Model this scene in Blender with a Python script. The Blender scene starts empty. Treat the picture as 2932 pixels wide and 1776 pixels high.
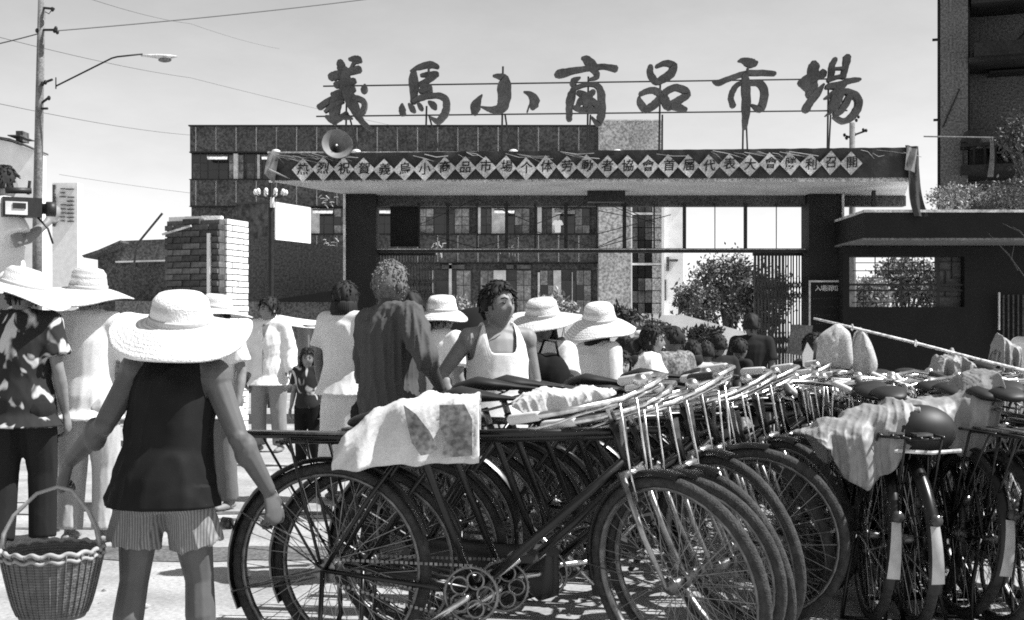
import bpy, bmesh, math, random
import numpy as np
from mathutils import Vector, Matrix, noise as mnoise
random.seed(7); np.random.seed(7)
R = math.radians
SC = bpy.context.scene
COL = SC.collection

# ---------------------------------------------------------------- camera, sky, sun, exposure
CAMH, HOR, FPX, CX = 1.20, 945.0, 3539.0, 1466.0      # lens height, horizon row, focal length and centre column of the photo
cam_data = bpy.data.cameras.new('camera'); cam = bpy.data.objects.new('camera', cam_data); COL.objects.link(cam)
cam.location = (0, 0, CAMH); cam.rotation_euler = (R(90), 0, 0)
cam_data.sensor_width = 36; cam_data.lens = 36*FPX/2932
cam_data.shift_y = (HOR-888)/2932
cam_data.clip_start = 0.05; cam_data.clip_end = 3000
SC.camera = cam

SUN_EL, SUN_AZ = 54, -5            # elevation; azimuth from +X (right) towards +Y (away from the camera)
to_sun = Vector((math.cos(R(SUN_EL))*math.cos(R(SUN_AZ)), math.cos(R(SUN_EL))*math.sin(R(SUN_AZ)), math.sin(R(SUN_EL))))
W = bpy.data.worlds.new('World'); SC.world = W; W.use_nodes = True
nt = W.node_tree; nt.nodes.clear()
sky = nt.nodes.new('ShaderNodeTexSky'); sky.sky_type = 'NISHITA'; sky.sun_disc = False
sky.sun_elevation = R(SUN_EL); sky.sun_rotation = R(90-SUN_AZ); sky.dust_density = 0.3; sky.air_density = 1.1
bw = nt.nodes.new('ShaderNodeRGBToBW'); bg = nt.nodes.new('ShaderNodeBackground'); wo = nt.nodes.new('ShaderNodeOutputWorld')
tcw = nt.nodes.new('ShaderNodeTexCoord'); mpw = nt.nodes.new('ShaderNodeMapping'); mpw.inputs['Scale'].default_value = (2.5, 2.5, 7)
nzw = nt.nodes.new('ShaderNodeTexNoise'); nzw.inputs['Scale'].default_value = 2.2; nzw.inputs['Detail'].default_value = 8; nzw.inputs['Roughness'].default_value = .65
mrw = nt.nodes.new('ShaderNodeMapRange'); mrw.inputs[1].default_value = .3; mrw.inputs[2].default_value = .7; mrw.inputs[3].default_value = .93; mrw.inputs[4].default_value = 1.07
mxw = nt.nodes.new('ShaderNodeMath'); mxw.operation = 'MULTIPLY'                     # thin veil of cirrus all over the sky
nt.links.new(tcw.outputs['Generated'], mpw.inputs[0]); nt.links.new(mpw.outputs[0], nzw.inputs['Vector']); nt.links.new(nzw.outputs[0], mrw.inputs[0])
nt.links.new(sky.outputs[0], bw.inputs[0]); nt.links.new(bw.outputs[0], mxw.inputs[0]); nt.links.new(mrw.outputs[0], mxw.inputs[1]); nt.links.new(mxw.outputs[0], bg.inputs[0]); nt.links.new(bg.outputs[0], wo.inputs[0])
bg.inputs[1].default_value = 0.103
sun_data = bpy.data.lights.new('sun', 'SUN'); sun = bpy.data.objects.new('sun', sun_data); COL.objects.link(sun)
sun_data.energy = 5.0; sun_data.angle = R(0.5); sun_data.color = (1, 1, 1)
sun.rotation_euler = to_sun.to_track_quat('Z', 'Y').to_euler()
SC.view_settings.view_transform = 'Standard'; SC.view_settings.look = 'None'
SC.view_settings.gamma = 1; SC.view_settings.exposure = 0.8; SC.view_settings.use_curve_mapping = False
SC.render.engine = 'CYCLES'; SC.cycles.use_denoising = False; SC.cycles.filter_width = 1.8; SC.cycles.max_bounces = 6; SC.cycles.sample_clamp_indirect = 3.0

# ---------------------------------------------------------------- helpers
def PX(px, d): return (px-CX)/FPX*d                 # photo column -> world x at distance d
def PZ(py, d): return CAMH+(HOR-py)/FPX*d           # photo row -> world height at distance d
def P(px, py, d): return Vector((PX(px, d), d, PZ(py, d)))
def sstep(a, b, x):
    t = min(1, max(0, (x-a)/(b-a))); return t*t*(3-2*t)
def ground_z(x, y):                                   # the yard falls a little towards the market gate
    return -0.38*sstep(7.6, 10.2, y)*sstep(-0.9, 0.3, x)

MATS = {}
def mat(name, v, rough=0.75, metal=0.0, var=0.25, scale=6.0, bump=0.0, bscale=None, speck=0.0, sscale=60.0, spec=0.4, wave=None, stretch=None, alpha=None, trans=0.0):
    if name in MATS: return MATS[name]
    m = bpy.data.materials.new(name); m.use_nodes = True; n = m.node_tree; p = n.nodes['Principled BSDF']; L = n.links
    p.inputs['Roughness'].default_value = rough; p.inputs['Metallic'].default_value = metal
    p.inputs['Specular IOR Level'].default_value = spec
    tc = n.nodes.new('ShaderNodeTexCoord'); src = tc.outputs['Object']
    if stretch:
        mp = n.nodes.new('ShaderNodeMapping'); mp.inputs['Scale'].default_value = stretch; L.new(src, mp.inputs['Vector']); src = mp.outputs[0]
    t = n.nodes.new('ShaderNodeTexNoise'); t.inputs['Scale'].default_value = scale; t.inputs['Detail'].default_value = 5; L.new(src, t.inputs['Vector'])
    mr = n.nodes.new('ShaderNodeMapRange'); mr.inputs[1].default_value = 0.3; mr.inputs[2].default_value = 0.7
    mr.inputs[3].default_value = v*(1-var); mr.inputs[4].default_value = min(0.95, v*(1+var)); L.new(t.outputs[0], mr.inputs[0])
    out = mr.outputs[0]
    if speck:
        s = n.nodes.new('ShaderNodeTexNoise'); s.inputs['Scale'].default_value = sscale; s.inputs['Detail'].default_value = 2; L.new(src, s.inputs['Vector'])
        r2 = n.nodes.new('ShaderNodeMapRange'); r2.inputs[1].default_value = 0.35; r2.inputs[2].default_value = 0.65
        r2.inputs[3].default_value = 1-speck; r2.inputs[4].default_value = 1+speck; L.new(s.outputs[0], r2.inputs[0])
        mu = n.nodes.new('ShaderNodeMath'); mu.operation = 'MULTIPLY'; L.new(out, mu.inputs[0]); L.new(r2.outputs[0], mu.inputs[1]); out = mu.outputs[0]
    if wave:                                           # (scale, strength, axis/ring)
        w = n.nodes.new('ShaderNodeTexWave'); w.wave_type = 'RINGS' if wave[2] == 'R' else 'BANDS'
        if wave[2] == 'R': w.rings_direction = 'SPHERICAL'
        else: w.bands_direction = wave[2]
        w.inputs['Scale'].default_value = wave[0]; w.inputs['Distortion'].default_value = 0.6; w.inputs['Detail'].default_value = 1; L.new(src, w.inputs['Vector'])
        r3 = n.nodes.new('ShaderNodeMapRange'); r3.inputs[3].default_value = 1-wave[1]; r3.inputs[4].default_value = 1+wave[1]*0.3; L.new(w.outputs['Fac'], r3.inputs[0])
        mu = n.nodes.new('ShaderNodeMath'); mu.operation = 'MULTIPLY'; L.new(out, mu.inputs[0]); L.new(r3.outputs[0], mu.inputs[1]); out = mu.outputs[0]
    cmb = n.nodes.new('ShaderNodeCombineColor')
    for i in range(3): L.new(out, cmb.inputs[i])
    L.new(cmb.outputs[0], p.inputs['Base Color'])
    if bump:
        b = n.nodes.new('ShaderNodeTexNoise'); b.inputs['Scale'].default_value = bscale or scale*4; b.inputs['Detail'].default_value = 4; L.new(src, b.inputs['Vector'])
        bu = n.nodes.new('ShaderNodeBump'); bu.inputs['Strength'].default_value = bump; bu.inputs['Distance'].default_value = 0.02
        L.new(b.outputs[0], bu.inputs['Height']); L.new(bu.outputs[0], p.inputs['Normal'])
    if trans: p.inputs['Transmission Weight'].default_value = trans
    MATS[name] = m; return m

def finish(o, name, material, parent=None):
    o.name = name
    if parent is not None: o.parent = parent
    return o
def tag(o, label=None, cat=None, group=None, kind=None):
    if label: o['label'] = label
    if cat: o['category'] = cat
    if group: o['group'] = group
    if kind: o['kind'] = kind
    return o
def empty(name, loc=(0, 0, 0), rz=0.0, label=None, cat=None, group=None, parent=None):
    o = bpy.data.objects.new(name, None); COL.objects.link(o); o.location = loc; o.rotation_euler = (0, 0, rz); o.empty_display_size = 0.1
    if parent is not None: o.parent = parent
    return tag(o, label, cat, group)
def put(name, mesh, parent=None, loc=None, rot=None, matrix=None):
    o = bpy.data.objects.new(name, mesh); COL.objects.link(o)
    if parent is not None: o.parent = parent
    if loc is not None: o.location = loc
    if rot is not None: o.rotation_euler = rot
    if matrix is not None: o.matrix_basis = matrix
    return o
def copy_tree(o, parent=None):
    c = o.copy(); COL.objects.link(c); c.parent = parent
    for ch in list(o.children): copy_tree(ch, c)
    return c

class MB:
    def __init__(s): s.v = []; s.f = []
    def add(s, vs, fs):
        b = len(s.v); s.v.extend([tuple(p) for p in vs]); s.f.extend([tuple(i+b for i in f) for f in fs]); return s
    def box(s, x0, x1, y0, y1, z0, z1):
        return s.add([(x0,y0,z0),(x1,y0,z0),(x1,y1,z0),(x0,y1,z0),(x0,y0,z1),(x1,y0,z1),(x1,y1,z1),(x0,y1,z1)],
                     [(3,2,1,0),(4,5,6,7),(0,1,5,4),(1,2,6,5),(2,3,7,6),(3,0,4,7)])
    def obox(s, M, hx, hy, hz):
        c = [M @ Vector(p) for p in ((-hx,-hy,-hz),(hx,-hy,-hz),(hx,hy,-hz),(-hx,hy,-hz),(-hx,-hy,hz),(hx,-hy,hz),(hx,hy,hz),(-hx,hy,hz))]
        return s.add(c, [(3,2,1,0),(4,5,6,7),(0,1,5,4),(1,2,6,5),(2,3,7,6),(3,0,4,7)])
    def bar(s, a, b, w, t=None, up=(0, 0, 1)):           # rectangular bar from a to b
        a = Vector(a); b = Vector(b); d = b-a; L = d.length
        if L < 1e-6: return s
        z = d/L; u = Vector(up)
        if abs(z.dot(u)) > 0.95: u = Vector((0, 1, 0))
        x = u.cross(z).normalized(); y = z.cross(x)
        M = Matrix((x, y, z)).transposed().to_4x4(); M.translation = (a+b)/2
        return s.obox(M, w/2, (t or w)/2, L/2)
    def tube(s, pts, rad, n=8, sq=None, side=None, cap=True, closed=False, rnd=False):
        """tube through pts; rad a number or list; sq: (sx, sy) list of flattening; side: reference side vector"""
        pts = [Vector(p) for p in pts]; m = len(pts)
        if not hasattr(rad, '__len__'): rad = [rad]*m
        rad = list(rad)
        if sq is not None and not hasattr(sq[0], '__len__'): sq = [sq]*m
        if rnd:                                            # rounded ends
            a0, a1 = pts[0], pts[-1]; d0 = (pts[0]-pts[1]).normalized(); d1 = (pts[-1]-pts[-2]).normalized()
            r0, r1 = rad[0], rad[-1]
            pre = [(a0+d0*r0*k, r0*q) for k, q in ((0.95, 0.3), (0.75, 0.66), (0.4, 0.91))]
            post = [(a1+d1*r1*k, r1*q) for k, q in ((0.4, 0.91), (0.75, 0.66), (0.95, 0.3))]
            pts = [p for p, _ in pre]+pts+[p for p, _ in post]; rad = [r for _, r in pre]+rad+[r for _, r in post]
            if sq is not None: sq = [sq[0]]*3+list(sq)+[sq[-1]]*3
            m = len(pts)
        b = len(s.v); prevx = None
        for i, p in enumerate(pts):
            if closed: t = pts[(i+1) % m]-pts[i-1]
            else: t = pts[min(i+1, m-1)]-pts[max(i-1, 0)]
            if t.length < 1e-9: t = Vector((0, 0, 1))
            t.normalize()
            ref = Vector(side) if side is not None else (prevx if prevx is not None else (Vector((1, 0, 0)) if abs(t.x) < 0.8 else Vector((0, 1, 0))))
            x = ref-t*ref.dot(t)
            if x.length < 1e-5: x = (Vector((0, 1, 0))-t*t.y)
            x.normalize(); y = t.cross(x); prevx = x
            sx, sy = (1, 1) if sq is None else sq[i]
            for k in range(n):
                a = 2*math.pi*k/n; q = p+x*(math.cos(a)*rad[i]*sx)+y*(math.sin(a)*rad[i]*sy); s.v.append((q.x, q.y, q.z))
        mm = m if closed else m-1
        for i in range(mm):
            for k in range(n):
                j = (i+1) % m; s.f.append((b+i*n+k, b+i*n+(k+1) % n, b+j*n+(k+1) % n, b+j*n+k))
        if cap and not closed:
            s.f.append(tuple(b+k for k in reversed(range(n)))); s.f.append(tuple(b+(m-1)*n+k for k in range(n)))
        return s
    def lathe(s, prof, n=24, c=(0, 0, 0), M=None, close=False, caps=True):
        b = len(s.v); c = Vector(c)
        for r, z in prof:
            for k in range(n):
                a = 2*math.pi*k/n; p = Vector((r*math.cos(a), r*math.sin(a), z))
                if M is not None: p = M @ p
                p = p+c; s.v.append((p.x, p.y, p.z))
        m = len(prof)
        for i in range(m if close else m-1):
            j = (i+1) % m
            for k in range(n): s.f.append((b+i*n+k, b+i*n+(k+1) % n, b+j*n+(k+1) % n, b+j*n+k))
        if not close and caps:
            s.f.append(tuple(b+k for k in reversed(range(n)))); s.f.append(tuple(b+(m-1)*n+k for k in range(n)))
        return s
    def ell(s, c, r, n=12, m=8, M=None):
        c = Vector(c); prof = []
        b = len(s.v)
        for i in range(m+1):
            th = math.pi*(i/m)
            th = max(0.02, min(math.pi-0.02, th))
            for k in range(n):
                a = 2*math.pi*k/n; p = Vector((r[0]*math.sin(th)*math.cos(a), r[1]*math.sin(th)*math.sin(a), -r[2]*math.cos(th)))
                if M is not None: p = M @ p
                s.v.append(tuple(c+p))
        for i in range(m):
            for k in range(n): s.f.append((b+i*n+k, b+i*n+(k+1) % n, b+(i+1)*n+(k+1) % n, b+(i+1)*n+k))
        s.f.append(tuple(b+k for k in reversed(range(n)))); s.f.append(tuple(b+m*n+k for k in range(n)))
        return s
    def torus(s, c, R0, r, n=48, k=8, axis='y', sq=(1, 1)):
        pts = []
        for i in range(n):
            a = 2*math.pi*i/n; ca, sa = math.cos(a)*R0, math.sin(a)*R0
            pts.append(Vector(c)+Vector((ca, 0, sa) if axis == 'y' else ((ca, sa, 0) if axis == 'z' else (0, ca, sa))))
        side = {'y': (0, 1, 0), 'z': (0, 0, 1), 'x': (1, 0, 0)}[axis]
        return s.tube(pts, r, n=k, closed=True, side=side, sq=sq)
    def prism(s, poly, y0, y1):                            # poly of (x, z), extruded along y
        n = len(poly); b = len(s.v)
        for y in (y0, y1):
            for x, z in poly: s.v.append((x, y, z))
        s.f.append(tuple(b+i for i in range(n))); s.f.append(tuple(b+n+i for i in reversed(range(n))))
        for i in range(n): j = (i+1) % n; s.f.append((b+j, b+i, b+n+i, b+n+j))
        return s
    def grid(s, nu, nv, fn):
        b = len(s.v)
        for i in range(nu+1):
            for j in range(nv+1): s.v.append(tuple(fn(i/nu, j/nv)))
        for i in range(nu):
            for j in range(nv):
                a = b+i*(nv+1)+j; s.f.append((a, a+nv+1, a+nv+2, a+1))
        return s
    def mesh(s, name, material=None, smooth=False, fix=False):
        me = bpy.data.meshes.new(name); me.from_pydata(s.v, [], s.f); me.update()
        if fix:
            bm = bmesh.new(); bm.from_mesh(me); bmesh.ops.recalc_face_normals(bm, faces=bm.faces); bm.to_mesh(me); bm.free()
        if material is not None: me.materials.append(material)
        if smooth: me.polygons.foreach_set('use_smooth', [True]*len(me.polygons))
        return me
    def build(s, name, material, parent=None, smooth=False, fix=False, loc=None, rot=None, thick=None):
        o = put(name, s.mesh(name, material, smooth, fix), parent, loc, rot)
        if thick:
            md = o.modifiers.new('thickness', 'SOLIDIFY'); md.thickness = thick; md.offset = 0
        return o

def remesh(mb, voxel, smooth=3, factor=0.5):
    """one continuous skin round overlapping shapes"""
    me = bpy.data.meshes.new('tmp'); me.from_pydata(mb.v, [], mb.f); me.update()
    bm = bmesh.new(); bm.from_mesh(me); bmesh.ops.recalc_face_normals(bm, faces=bm.faces); bm.to_mesh(me); bm.free()
    o = bpy.data.objects.new('tmp', me); COL.objects.link(o)
    r = o.modifiers.new('r', 'REMESH'); r.mode = 'VOXEL'; r.voxel_size = voxel; r.adaptivity = 0
    if smooth:
        sm = o.modifiers.new('s', 'SMOOTH'); sm.factor = factor; sm.iterations = smooth
    dg = bpy.context.evaluated_depsgraph_get()
    res = bpy.data.meshes.new_from_object(o.evaluated_get(dg))
    bpy.data.objects.remove(o); bpy.data.meshes.remove(me)
    res.polygons.foreach_set('use_smooth', [True]*len(res.polygons))
    return res
def folds(me, amp, freq, seed=0, vert=0.35, zrange=None, nc=4):
    """cloth folds pressed into a mesh along its normals"""
    n = len(me.vertices); co = np.empty(n*3); me.vertices.foreach_get('co', co); co = co.reshape(-1, 3)
    no = np.empty(n*3); me.vertices.foreach_get('normal', no); no = no.reshape(-1, 3)
    rg = np.random.RandomState(seed); d = np.zeros(n)
    for k in range(nc):
        dr = rg.normal(size=3); dr[2] *= vert; dr /= np.linalg.norm(dr); w = rg.normal(size=3); w /= np.linalg.norm(w)
        f = freq*(0.6+1.1*rg.rand())
        ph = co@dr*f+1.1*np.sin(co@w*f*0.25+rg.rand()*6)+rg.rand()*6
        d += (1-np.abs(np.sin(ph)))**2*(0.5+rg.rand()*0.5)*(0.5+0.5*np.sin(co@rg.normal(size=3)*6+rg.rand()*6))
    d = d/nc*2.4-0.35
    if zrange is not None: d = d*np.clip((co[:, 2]-zrange[0])/(zrange[1]-zrange[0]), 0.25, 1)
    co = co+no*(d*amp)[:, None]
    me.vertices.foreach_set('co', co.ravel()); me.update()
    return me
def glyph(ch, size, material, name='character', depth=0.0, parent=None, matrix=None, shear=0.0, bold=0.0):
    cu = bpy.data.curves.new('t', 'FONT'); cu.body = ch; cu.size = size; cu.align_x = 'CENTER'; cu.align_y = 'CENTER'; cu.extrude = depth; cu.shear = shear
    cu.resolution_u = 2; cu.offset = bold
    o = bpy.data.objects.new('t', cu); COL.objects.link(o)
    dg = bpy.context.evaluated_depsgraph_get()
    me = bpy.data.meshes.new_from_object(o.evaluated_get(dg)); bpy.data.objects.remove(o); bpy.data.curves.remove(cu)
    me.materials.clear(); me.materials.append(material)
    return put(name, me, parent, matrix=matrix)
def leaves(n, pts_fn, size, material, name, parent=None, up=0.3, aspect=0.5, droop=0.0):
    """n small folded leaf faces at points given by pts_fn()"""
    V = []; F = []
    for i in range(n):
        p = pts_fn(); 
        if p is None: continue
        a = Vector((random.gauss(0, 1), random.gauss(0, 1), random.gauss(0, 1)-droop)).normalized()
        b = a.cross(Vector((random.gauss(0, 1), random.gauss(0, 1), random.gauss(0, 1)+up*3))).normalized()
        nn = a.cross(b); s = size*random.uniform(0.6, 1.35); w = s*aspect
        q = len(V)
        V += [tuple(p), tuple(p+a*s*0.5+b*w*0.5+nn*s*0.08), tuple(p+a*s), tuple(p+a*s*0.5-b*w*0.5+nn*s*0.08)]
        F += [(q, q+1, q+2), (q, q+2, q+3)]
    me = bpy.data.meshes.new(name); me.from_pydata(V, [], F); me.update(); me.materials.append(material)
    return put(name, me, parent)
# ================================================================ materials
M_ground = mat('pale_concrete_ground', 0.29, 0.9, var=0.32, scale=2.2, bump=0.25, bscale=30, speck=0.16, sscale=45)
M_facade = mat('dark_pebble_dash_panel', 0.072, 0.9, var=0.28, scale=.7, speck=0.5, sscale=9)
M_facade2 = mat('grey_rendered_wall', 0.075, 0.9, var=0.3, scale=1.2, speck=0.5, sscale=8)
M_joint = mat('pale_mortar_joint', 0.62, 0.9, var=0.3, scale=3)
M_palewall = mat('pale_pebble_dash_wall', 0.42, 0.9, var=0.12, scale=1, speck=0.45, sscale=9)
M_white = mat('whitewash', 0.80, 0.9, var=0.10, scale=2)
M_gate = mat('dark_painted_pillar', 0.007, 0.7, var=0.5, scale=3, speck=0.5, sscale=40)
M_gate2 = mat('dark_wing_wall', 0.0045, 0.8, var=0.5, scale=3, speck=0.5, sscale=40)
M_soffit = mat('speckled_soffit', 0.52, 0.9, var=0.18, scale=2, speck=0.45, sscale=42)
M_beam = mat('grey_concrete_beam', 0.065, 0.9, var=0.3, scale=3, speck=0.5, sscale=40)
M_trim = mat('weathered_pale_trim', 0.55, 0.9, var=0.35, scale=8, speck=0.3, sscale=50)
M_iron = mat('dark_iron', 0.010, 0.55, metal=0.0, var=0.4, scale=12)
M_sign = mat('dull_sign_board', 0.058, 0.8, var=0.4, scale=3, speck=0.25, sscale=45)
M_cloth_dark = mat('dark_banner_cloth', 0.028, 0.6, var=0.5, scale=5, bump=0.5, bscale=9)
M_paper = mat('speckled_paper', 0.46, 0.9, var=0.22, scale=9, speck=0.30, sscale=55)
M_ink = mat('black_ink', 0.005, 0.8)
M_glass = mat('dark_window_glass', 0.012, 0.12, var=0.4, scale=1, spec=0.6)
M_curtain = mat('curtained_pane', 0.24, 0.5, var=0.5, scale=1.6, speck=0.35, sscale=9)
M_curtain2 = mat('dim_pane', 0.07, 0.35, var=0.6, scale=1.2, speck=0.4, sscale=9)
M_frame = mat('window_frame_paint', 0.05, 0.6)
M_brick = [mat('brick_a', 0.05, 0.9, var=0.5, scale=14, bump=0.4), mat('brick_b', 0.08, 0.9, var=0.5, scale=14, bump=0.4), mat('brick_c', 0.13, 0.9, var=0.45, scale=14, bump=0.4)]
M_mortar = mat('mortar', 0.10, 0.95, var=0.3, scale=20)
M_conc = mat('concrete_pole', 0.16, 0.9, var=0.3, scale=6, speck=0.3, sscale=40)
M_leaf = mat('leaf_mid', 0.12, 0.55, var=0.5, scale=2)
M_leaf_d = mat('leaf_dark', 0.05, 0.6, var=0.5, scale=2)
M_leaf_l = mat('leaf_pale', 0.26, 0.5, var=0.4, scale=2)
M_bark = mat('bark', 0.06, 0.9, var=0.4, scale=10)

# ================================================================ ground
def make_ground():
    xs = [-900, -300, -120, -60, -30, -18, -12, -8]+[-6+0.3*i for i in range(41)]+[8, 12, 18, 30, 60, 120, 300, 900]
    ys = [-60, -20, -8, -3, 0, 2, 4, 6, 7]+[7.3+0.25*i for i in range(16)]+[12, 14, 18, 24, 34, 50, 80, 140, 300, 900, 2200]
    mb = MB(); nx = len(xs)
    for y in ys:
        for x in xs: mb.v.append((x, y, ground_z(x, y)))
    for j in range(len(ys)-1):
        for i in range(nx-1): a = j*nx+i; mb.f.append((a, a+1, a+nx+1, a+nx))
    tag(mb.build('ground', M_ground, smooth=True), kind='structure')
make_ground()
# grit and small stones lying about
def grit():
    V = []; F = []; rr = random.Random(77)
    for i in range(1500):
        y = 2.2+9*rr.random()**1.5; x = rr.uniform(-4.5, 4.5)*y/6
        z = ground_z(x, y); s_ = rr.uniform(.002, .007) if rr.random() < .93 else rr.uniform(.008, .018); b = len(V)
        for k in range(5): a = 2*math.pi*k/5; V.append((x+s_*math.cos(a)*rr.uniform(.7, 1.3), y+s_*math.sin(a)*rr.uniform(.7, 1.3), z))
        V.append((x, y, z+s_*rr.uniform(.5, 1))); F += [(b+k, b+(k+1) % 5, b+5) for k in range(5)]
    me = bpy.data.meshes.new('grit'); me.from_pydata(V, [], F); me.update(); me.materials.append(mat('grit_stone', .12, .9, var=.5, scale=9))
    tag(put('grit', me), 'small stones and grit scattered over the pale yard', 'grit', kind='stuff')
grit()
M_litter = mat('litter_paper', .5, .9, var=.3, scale=20)
for i, (px, py, lb) in enumerate(((690, 1655, 'crumpled scrap of paper on the ground left of the nearest rear wheel'), (395, 1745, 'flat scrap of paper on the ground by the feet of the boy'), (640, 1500, 'small paper scrap lying on the thin dark lines'))):
    d_ = CAMH*FPX/(py-HOR); o = MB().grid(4, 4, lambda u, v: ((u-.5)*.09, (v-.5)*.06, .006+.012*abs(math.sin(5*u+3*v+i)))).build('paper_scrap', M_litter, None, loc=(PX(px, d_), d_, 0), rot=(0, 0, i*1.1), thick=.002); tag(o, lb, 'litter')
# dark band and thin dark lines laid flat on the yard
M_patch = mat('dark_ground_strip', 0.10, 0.95, var=0.35, scale=5, speck=0.4, sscale=50)
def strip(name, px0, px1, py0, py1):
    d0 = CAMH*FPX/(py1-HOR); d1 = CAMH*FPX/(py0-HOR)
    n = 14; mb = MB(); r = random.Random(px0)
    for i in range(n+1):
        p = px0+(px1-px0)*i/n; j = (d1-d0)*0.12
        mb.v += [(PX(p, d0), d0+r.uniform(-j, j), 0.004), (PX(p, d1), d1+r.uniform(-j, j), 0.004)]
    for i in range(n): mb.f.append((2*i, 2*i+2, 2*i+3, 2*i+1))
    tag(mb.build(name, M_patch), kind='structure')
strip('dark_ground_band', -60, 1150, 1567, 1606)
strip('thin_ground_line', 300, 1000, 1466, 1474)
strip('thin_ground_line', 300, 1000, 1486, 1493)
strip('thin_ground_line', -60, 330, 1512, 1517)

# ================================================================ market gate
GD = 17.0; FD = 15.6
ZS = PZ(520, FD)                         # soffit height
gate = empty('market_gate', (PX(1650, GD), GD, ground_z(3, GD)), 0, 'wide dark gateway with flat overhanging canopy and two thick square pillars', 'gate')
def gbuild(mb, name, m, parent=gate, smooth=False, thick=None):
    g = gate.location if parent is gate else Vector((0, 0, 0))
    mb.v = [(x-g.x, y-g.y, z-g.z) for x, y, z in mb.v]
    return mb.build(name, m, parent, smooth=smooth, thick=thick)
GB = -0.4
for a, b in ((988, 1076), (2316, 2412)):
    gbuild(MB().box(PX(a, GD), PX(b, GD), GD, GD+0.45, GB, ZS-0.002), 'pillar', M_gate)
for a in (983, 2408):
    gbuild(MB().tube([(PX(a, GD)+0.02, GD-0.03, GB), (PX(a, GD)+0.02, GD-0.03, ZS-0.01)], 0.018, 8), 'drainpipe', M_trim if a < 2000 else M_soffit)
# canopy slab: skewed in plan
c_fl, c_fr = PX(775, FD), PX(2604, FD); c_bl, c_br = PX(1035, 17.45), PX(2589, 17.45)
def slab(z0, z1, y0=FD, y1=17.45, e=0.0):
    t0 = (y0-FD)/(17.45-FD); t1 = (y1-FD)/(17.45-FD)
    L0 = c_fl+(c_bl-c_fl)*t0-e; R0 = c_fr+(c_br-c_fr)*t0+e; L1 = c_fl+(c_bl-c_fl)*t1-e; R1 = c_fr+(c_br-c_fr)*t1+e
    return MB().add([(L0,y0,z0),(R0,y0,z0),(R1,y1,z0),(L1,y1,z0),(L0,y0,z1),(R0,y0,z1),(R1,y1,z1),(L1,y1,z1)],
                    [(3,2,1,0),(4,5,6,7),(0,1,5,4),(1,2,6,5),(2,3,7,6),(3,0,4,7)])
ZT = PZ(440, FD)
gbuild(slab(ZS, ZS+0.12, FD+0.003, 17.42), 'soffit', M_soffit)
gbuild(slab(ZS+0.12, ZT, FD, 17.45), 'canopy_slab', M_beam)
gbuild(slab(ZT, ZT+0.022, FD-0.03, 17.47, 0.02), 'canopy_lit_edge', M_trim)  # pale slab added to paint in the sunlit top edge
gbuild(MB().box(PX(1076, 17.25), PX(2589, 17.3), 17.22, 17.40, PZ(590, 17.22), ZS-0.003), 'rear_beam', M_beam)
gbuild(MB().box(PX(1683, 16.6), PX(1790, 16.6), 16.6, 16.75, PZ(578, 16.6), ZS-0.004), 'lamp_box', M_iron)
gbuild(MB().box(PX(2498, 16.6), PX(2508, 16.6), 16.6, 16.65, PZ(592, 16.6), ZS-0.004), 'lamp_socket', M_iron)
gbuild(MB().box(PX(1117, 17.3), PX(1201, 17.3), 17.32, 17.42, PZ(706, 17.3), PZ(572, 17.3)), 'dark_panel', M_gate2)
zb = PZ(715, GD)
gbuild(MB().box(PX(1076, GD), PX(2316, GD), GD+0.18, GD+0.26, zb-0.03, zb+0.03), 'crossbar', M_iron)
gbuild(MB().box(PX(1076, GD), PX(2316, GD), GD+0.165, GD+0.18, zb+0.012, zb+0.022), 'crossbar_edge', M_soffit)
posts = [(1198, .02), (1280, .045), (1365, .025), (1450, .045), (1533, .025), (1622, .05), (1711, .02), (1792, .05), (1878, .02), (1966, .045), (2054, .012), (2143, .045), (2232, .012)]
for px, w in posts:
    x = PX(px, GD); gbuild(MB().box(x-w/2, x+w/2, GD+0.2, GD+0.2+w, zb+0.03, PZ(588, 17.22)+0.02), 'transom_post', M_iron)
zt = PZ(592, GD)
def rod(a, za, b, zb_): gbuild(MB().tube([(PX(a, GD), GD+0.17, za), (PX(b, GD), GD+0.17, zb_)], 0.006, 5), 'tie_rod', M_iron)
for a, b in ((1198, 1365), (1533, 1365), (1533, 1711), (1878, 1711)): rod(a, PZ(640, GD), b, zt+0.12)
for a, b in ((1365, 1533), (1365, 1198), (1711, 1878), (1711, 1533)): rod(a, zb+0.03, b, PZ(660, GD))
rod(1715, PZ(600, GD), 1878, PZ(632, GD)); rod(1712, PZ(668, GD), 1925, PZ(612, GD)); rod(1712, PZ(706, GD), 1790, PZ(672, GD)); rod(1790, PZ(594, GD), 1878, PZ(632, GD))

# folding lattice gates, drawn aside against the pillars
def folding_gate(pxs, label):
    g = empty('folding_gate', (PX(sum(pxs)/len(pxs), GD+.4), GD+0.4, -0.38), 0, label, 'gate', 'folding lattice gates drawn aside')
    gl = g.location; z1 = zb-0.05-gl.z; d = GD+0.4
    bm_ = MB().box(-0.008, 0.008, -0.012, 0.012, 0, z1).mesh('bar', M_bar)
    xs = [PX(p, d)-gl.x for p in pxs]
    for i, x in enumerate(xs):
        o = put('bar', bm_, g, (x, 0.03 if i % 2 else 0, 0))
    for i in range(len(xs)-2):
        for zc in (0.25, 0.75, 1.25, z1-0.62):
            MB().bar((xs[i], -0.018, zc), (xs[i+2], -0.018, zc+0.3), 0.012, 0.004, up=(0, 1, 0)).build('lattice_bar', M_bar, g)
            MB().bar((xs[i], 0.05, zc+0.3), (xs[i+2], 0.05, zc), 0.012, 0.004, up=(0, 1, 0)).build('lattice_bar', M_bar, g)
    MB().box(xs[0]-.02, xs[-1]+.02, -0.02, 0.04, z1-0.01, z1+0.03).build('top_rail', M_iron, g)
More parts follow.
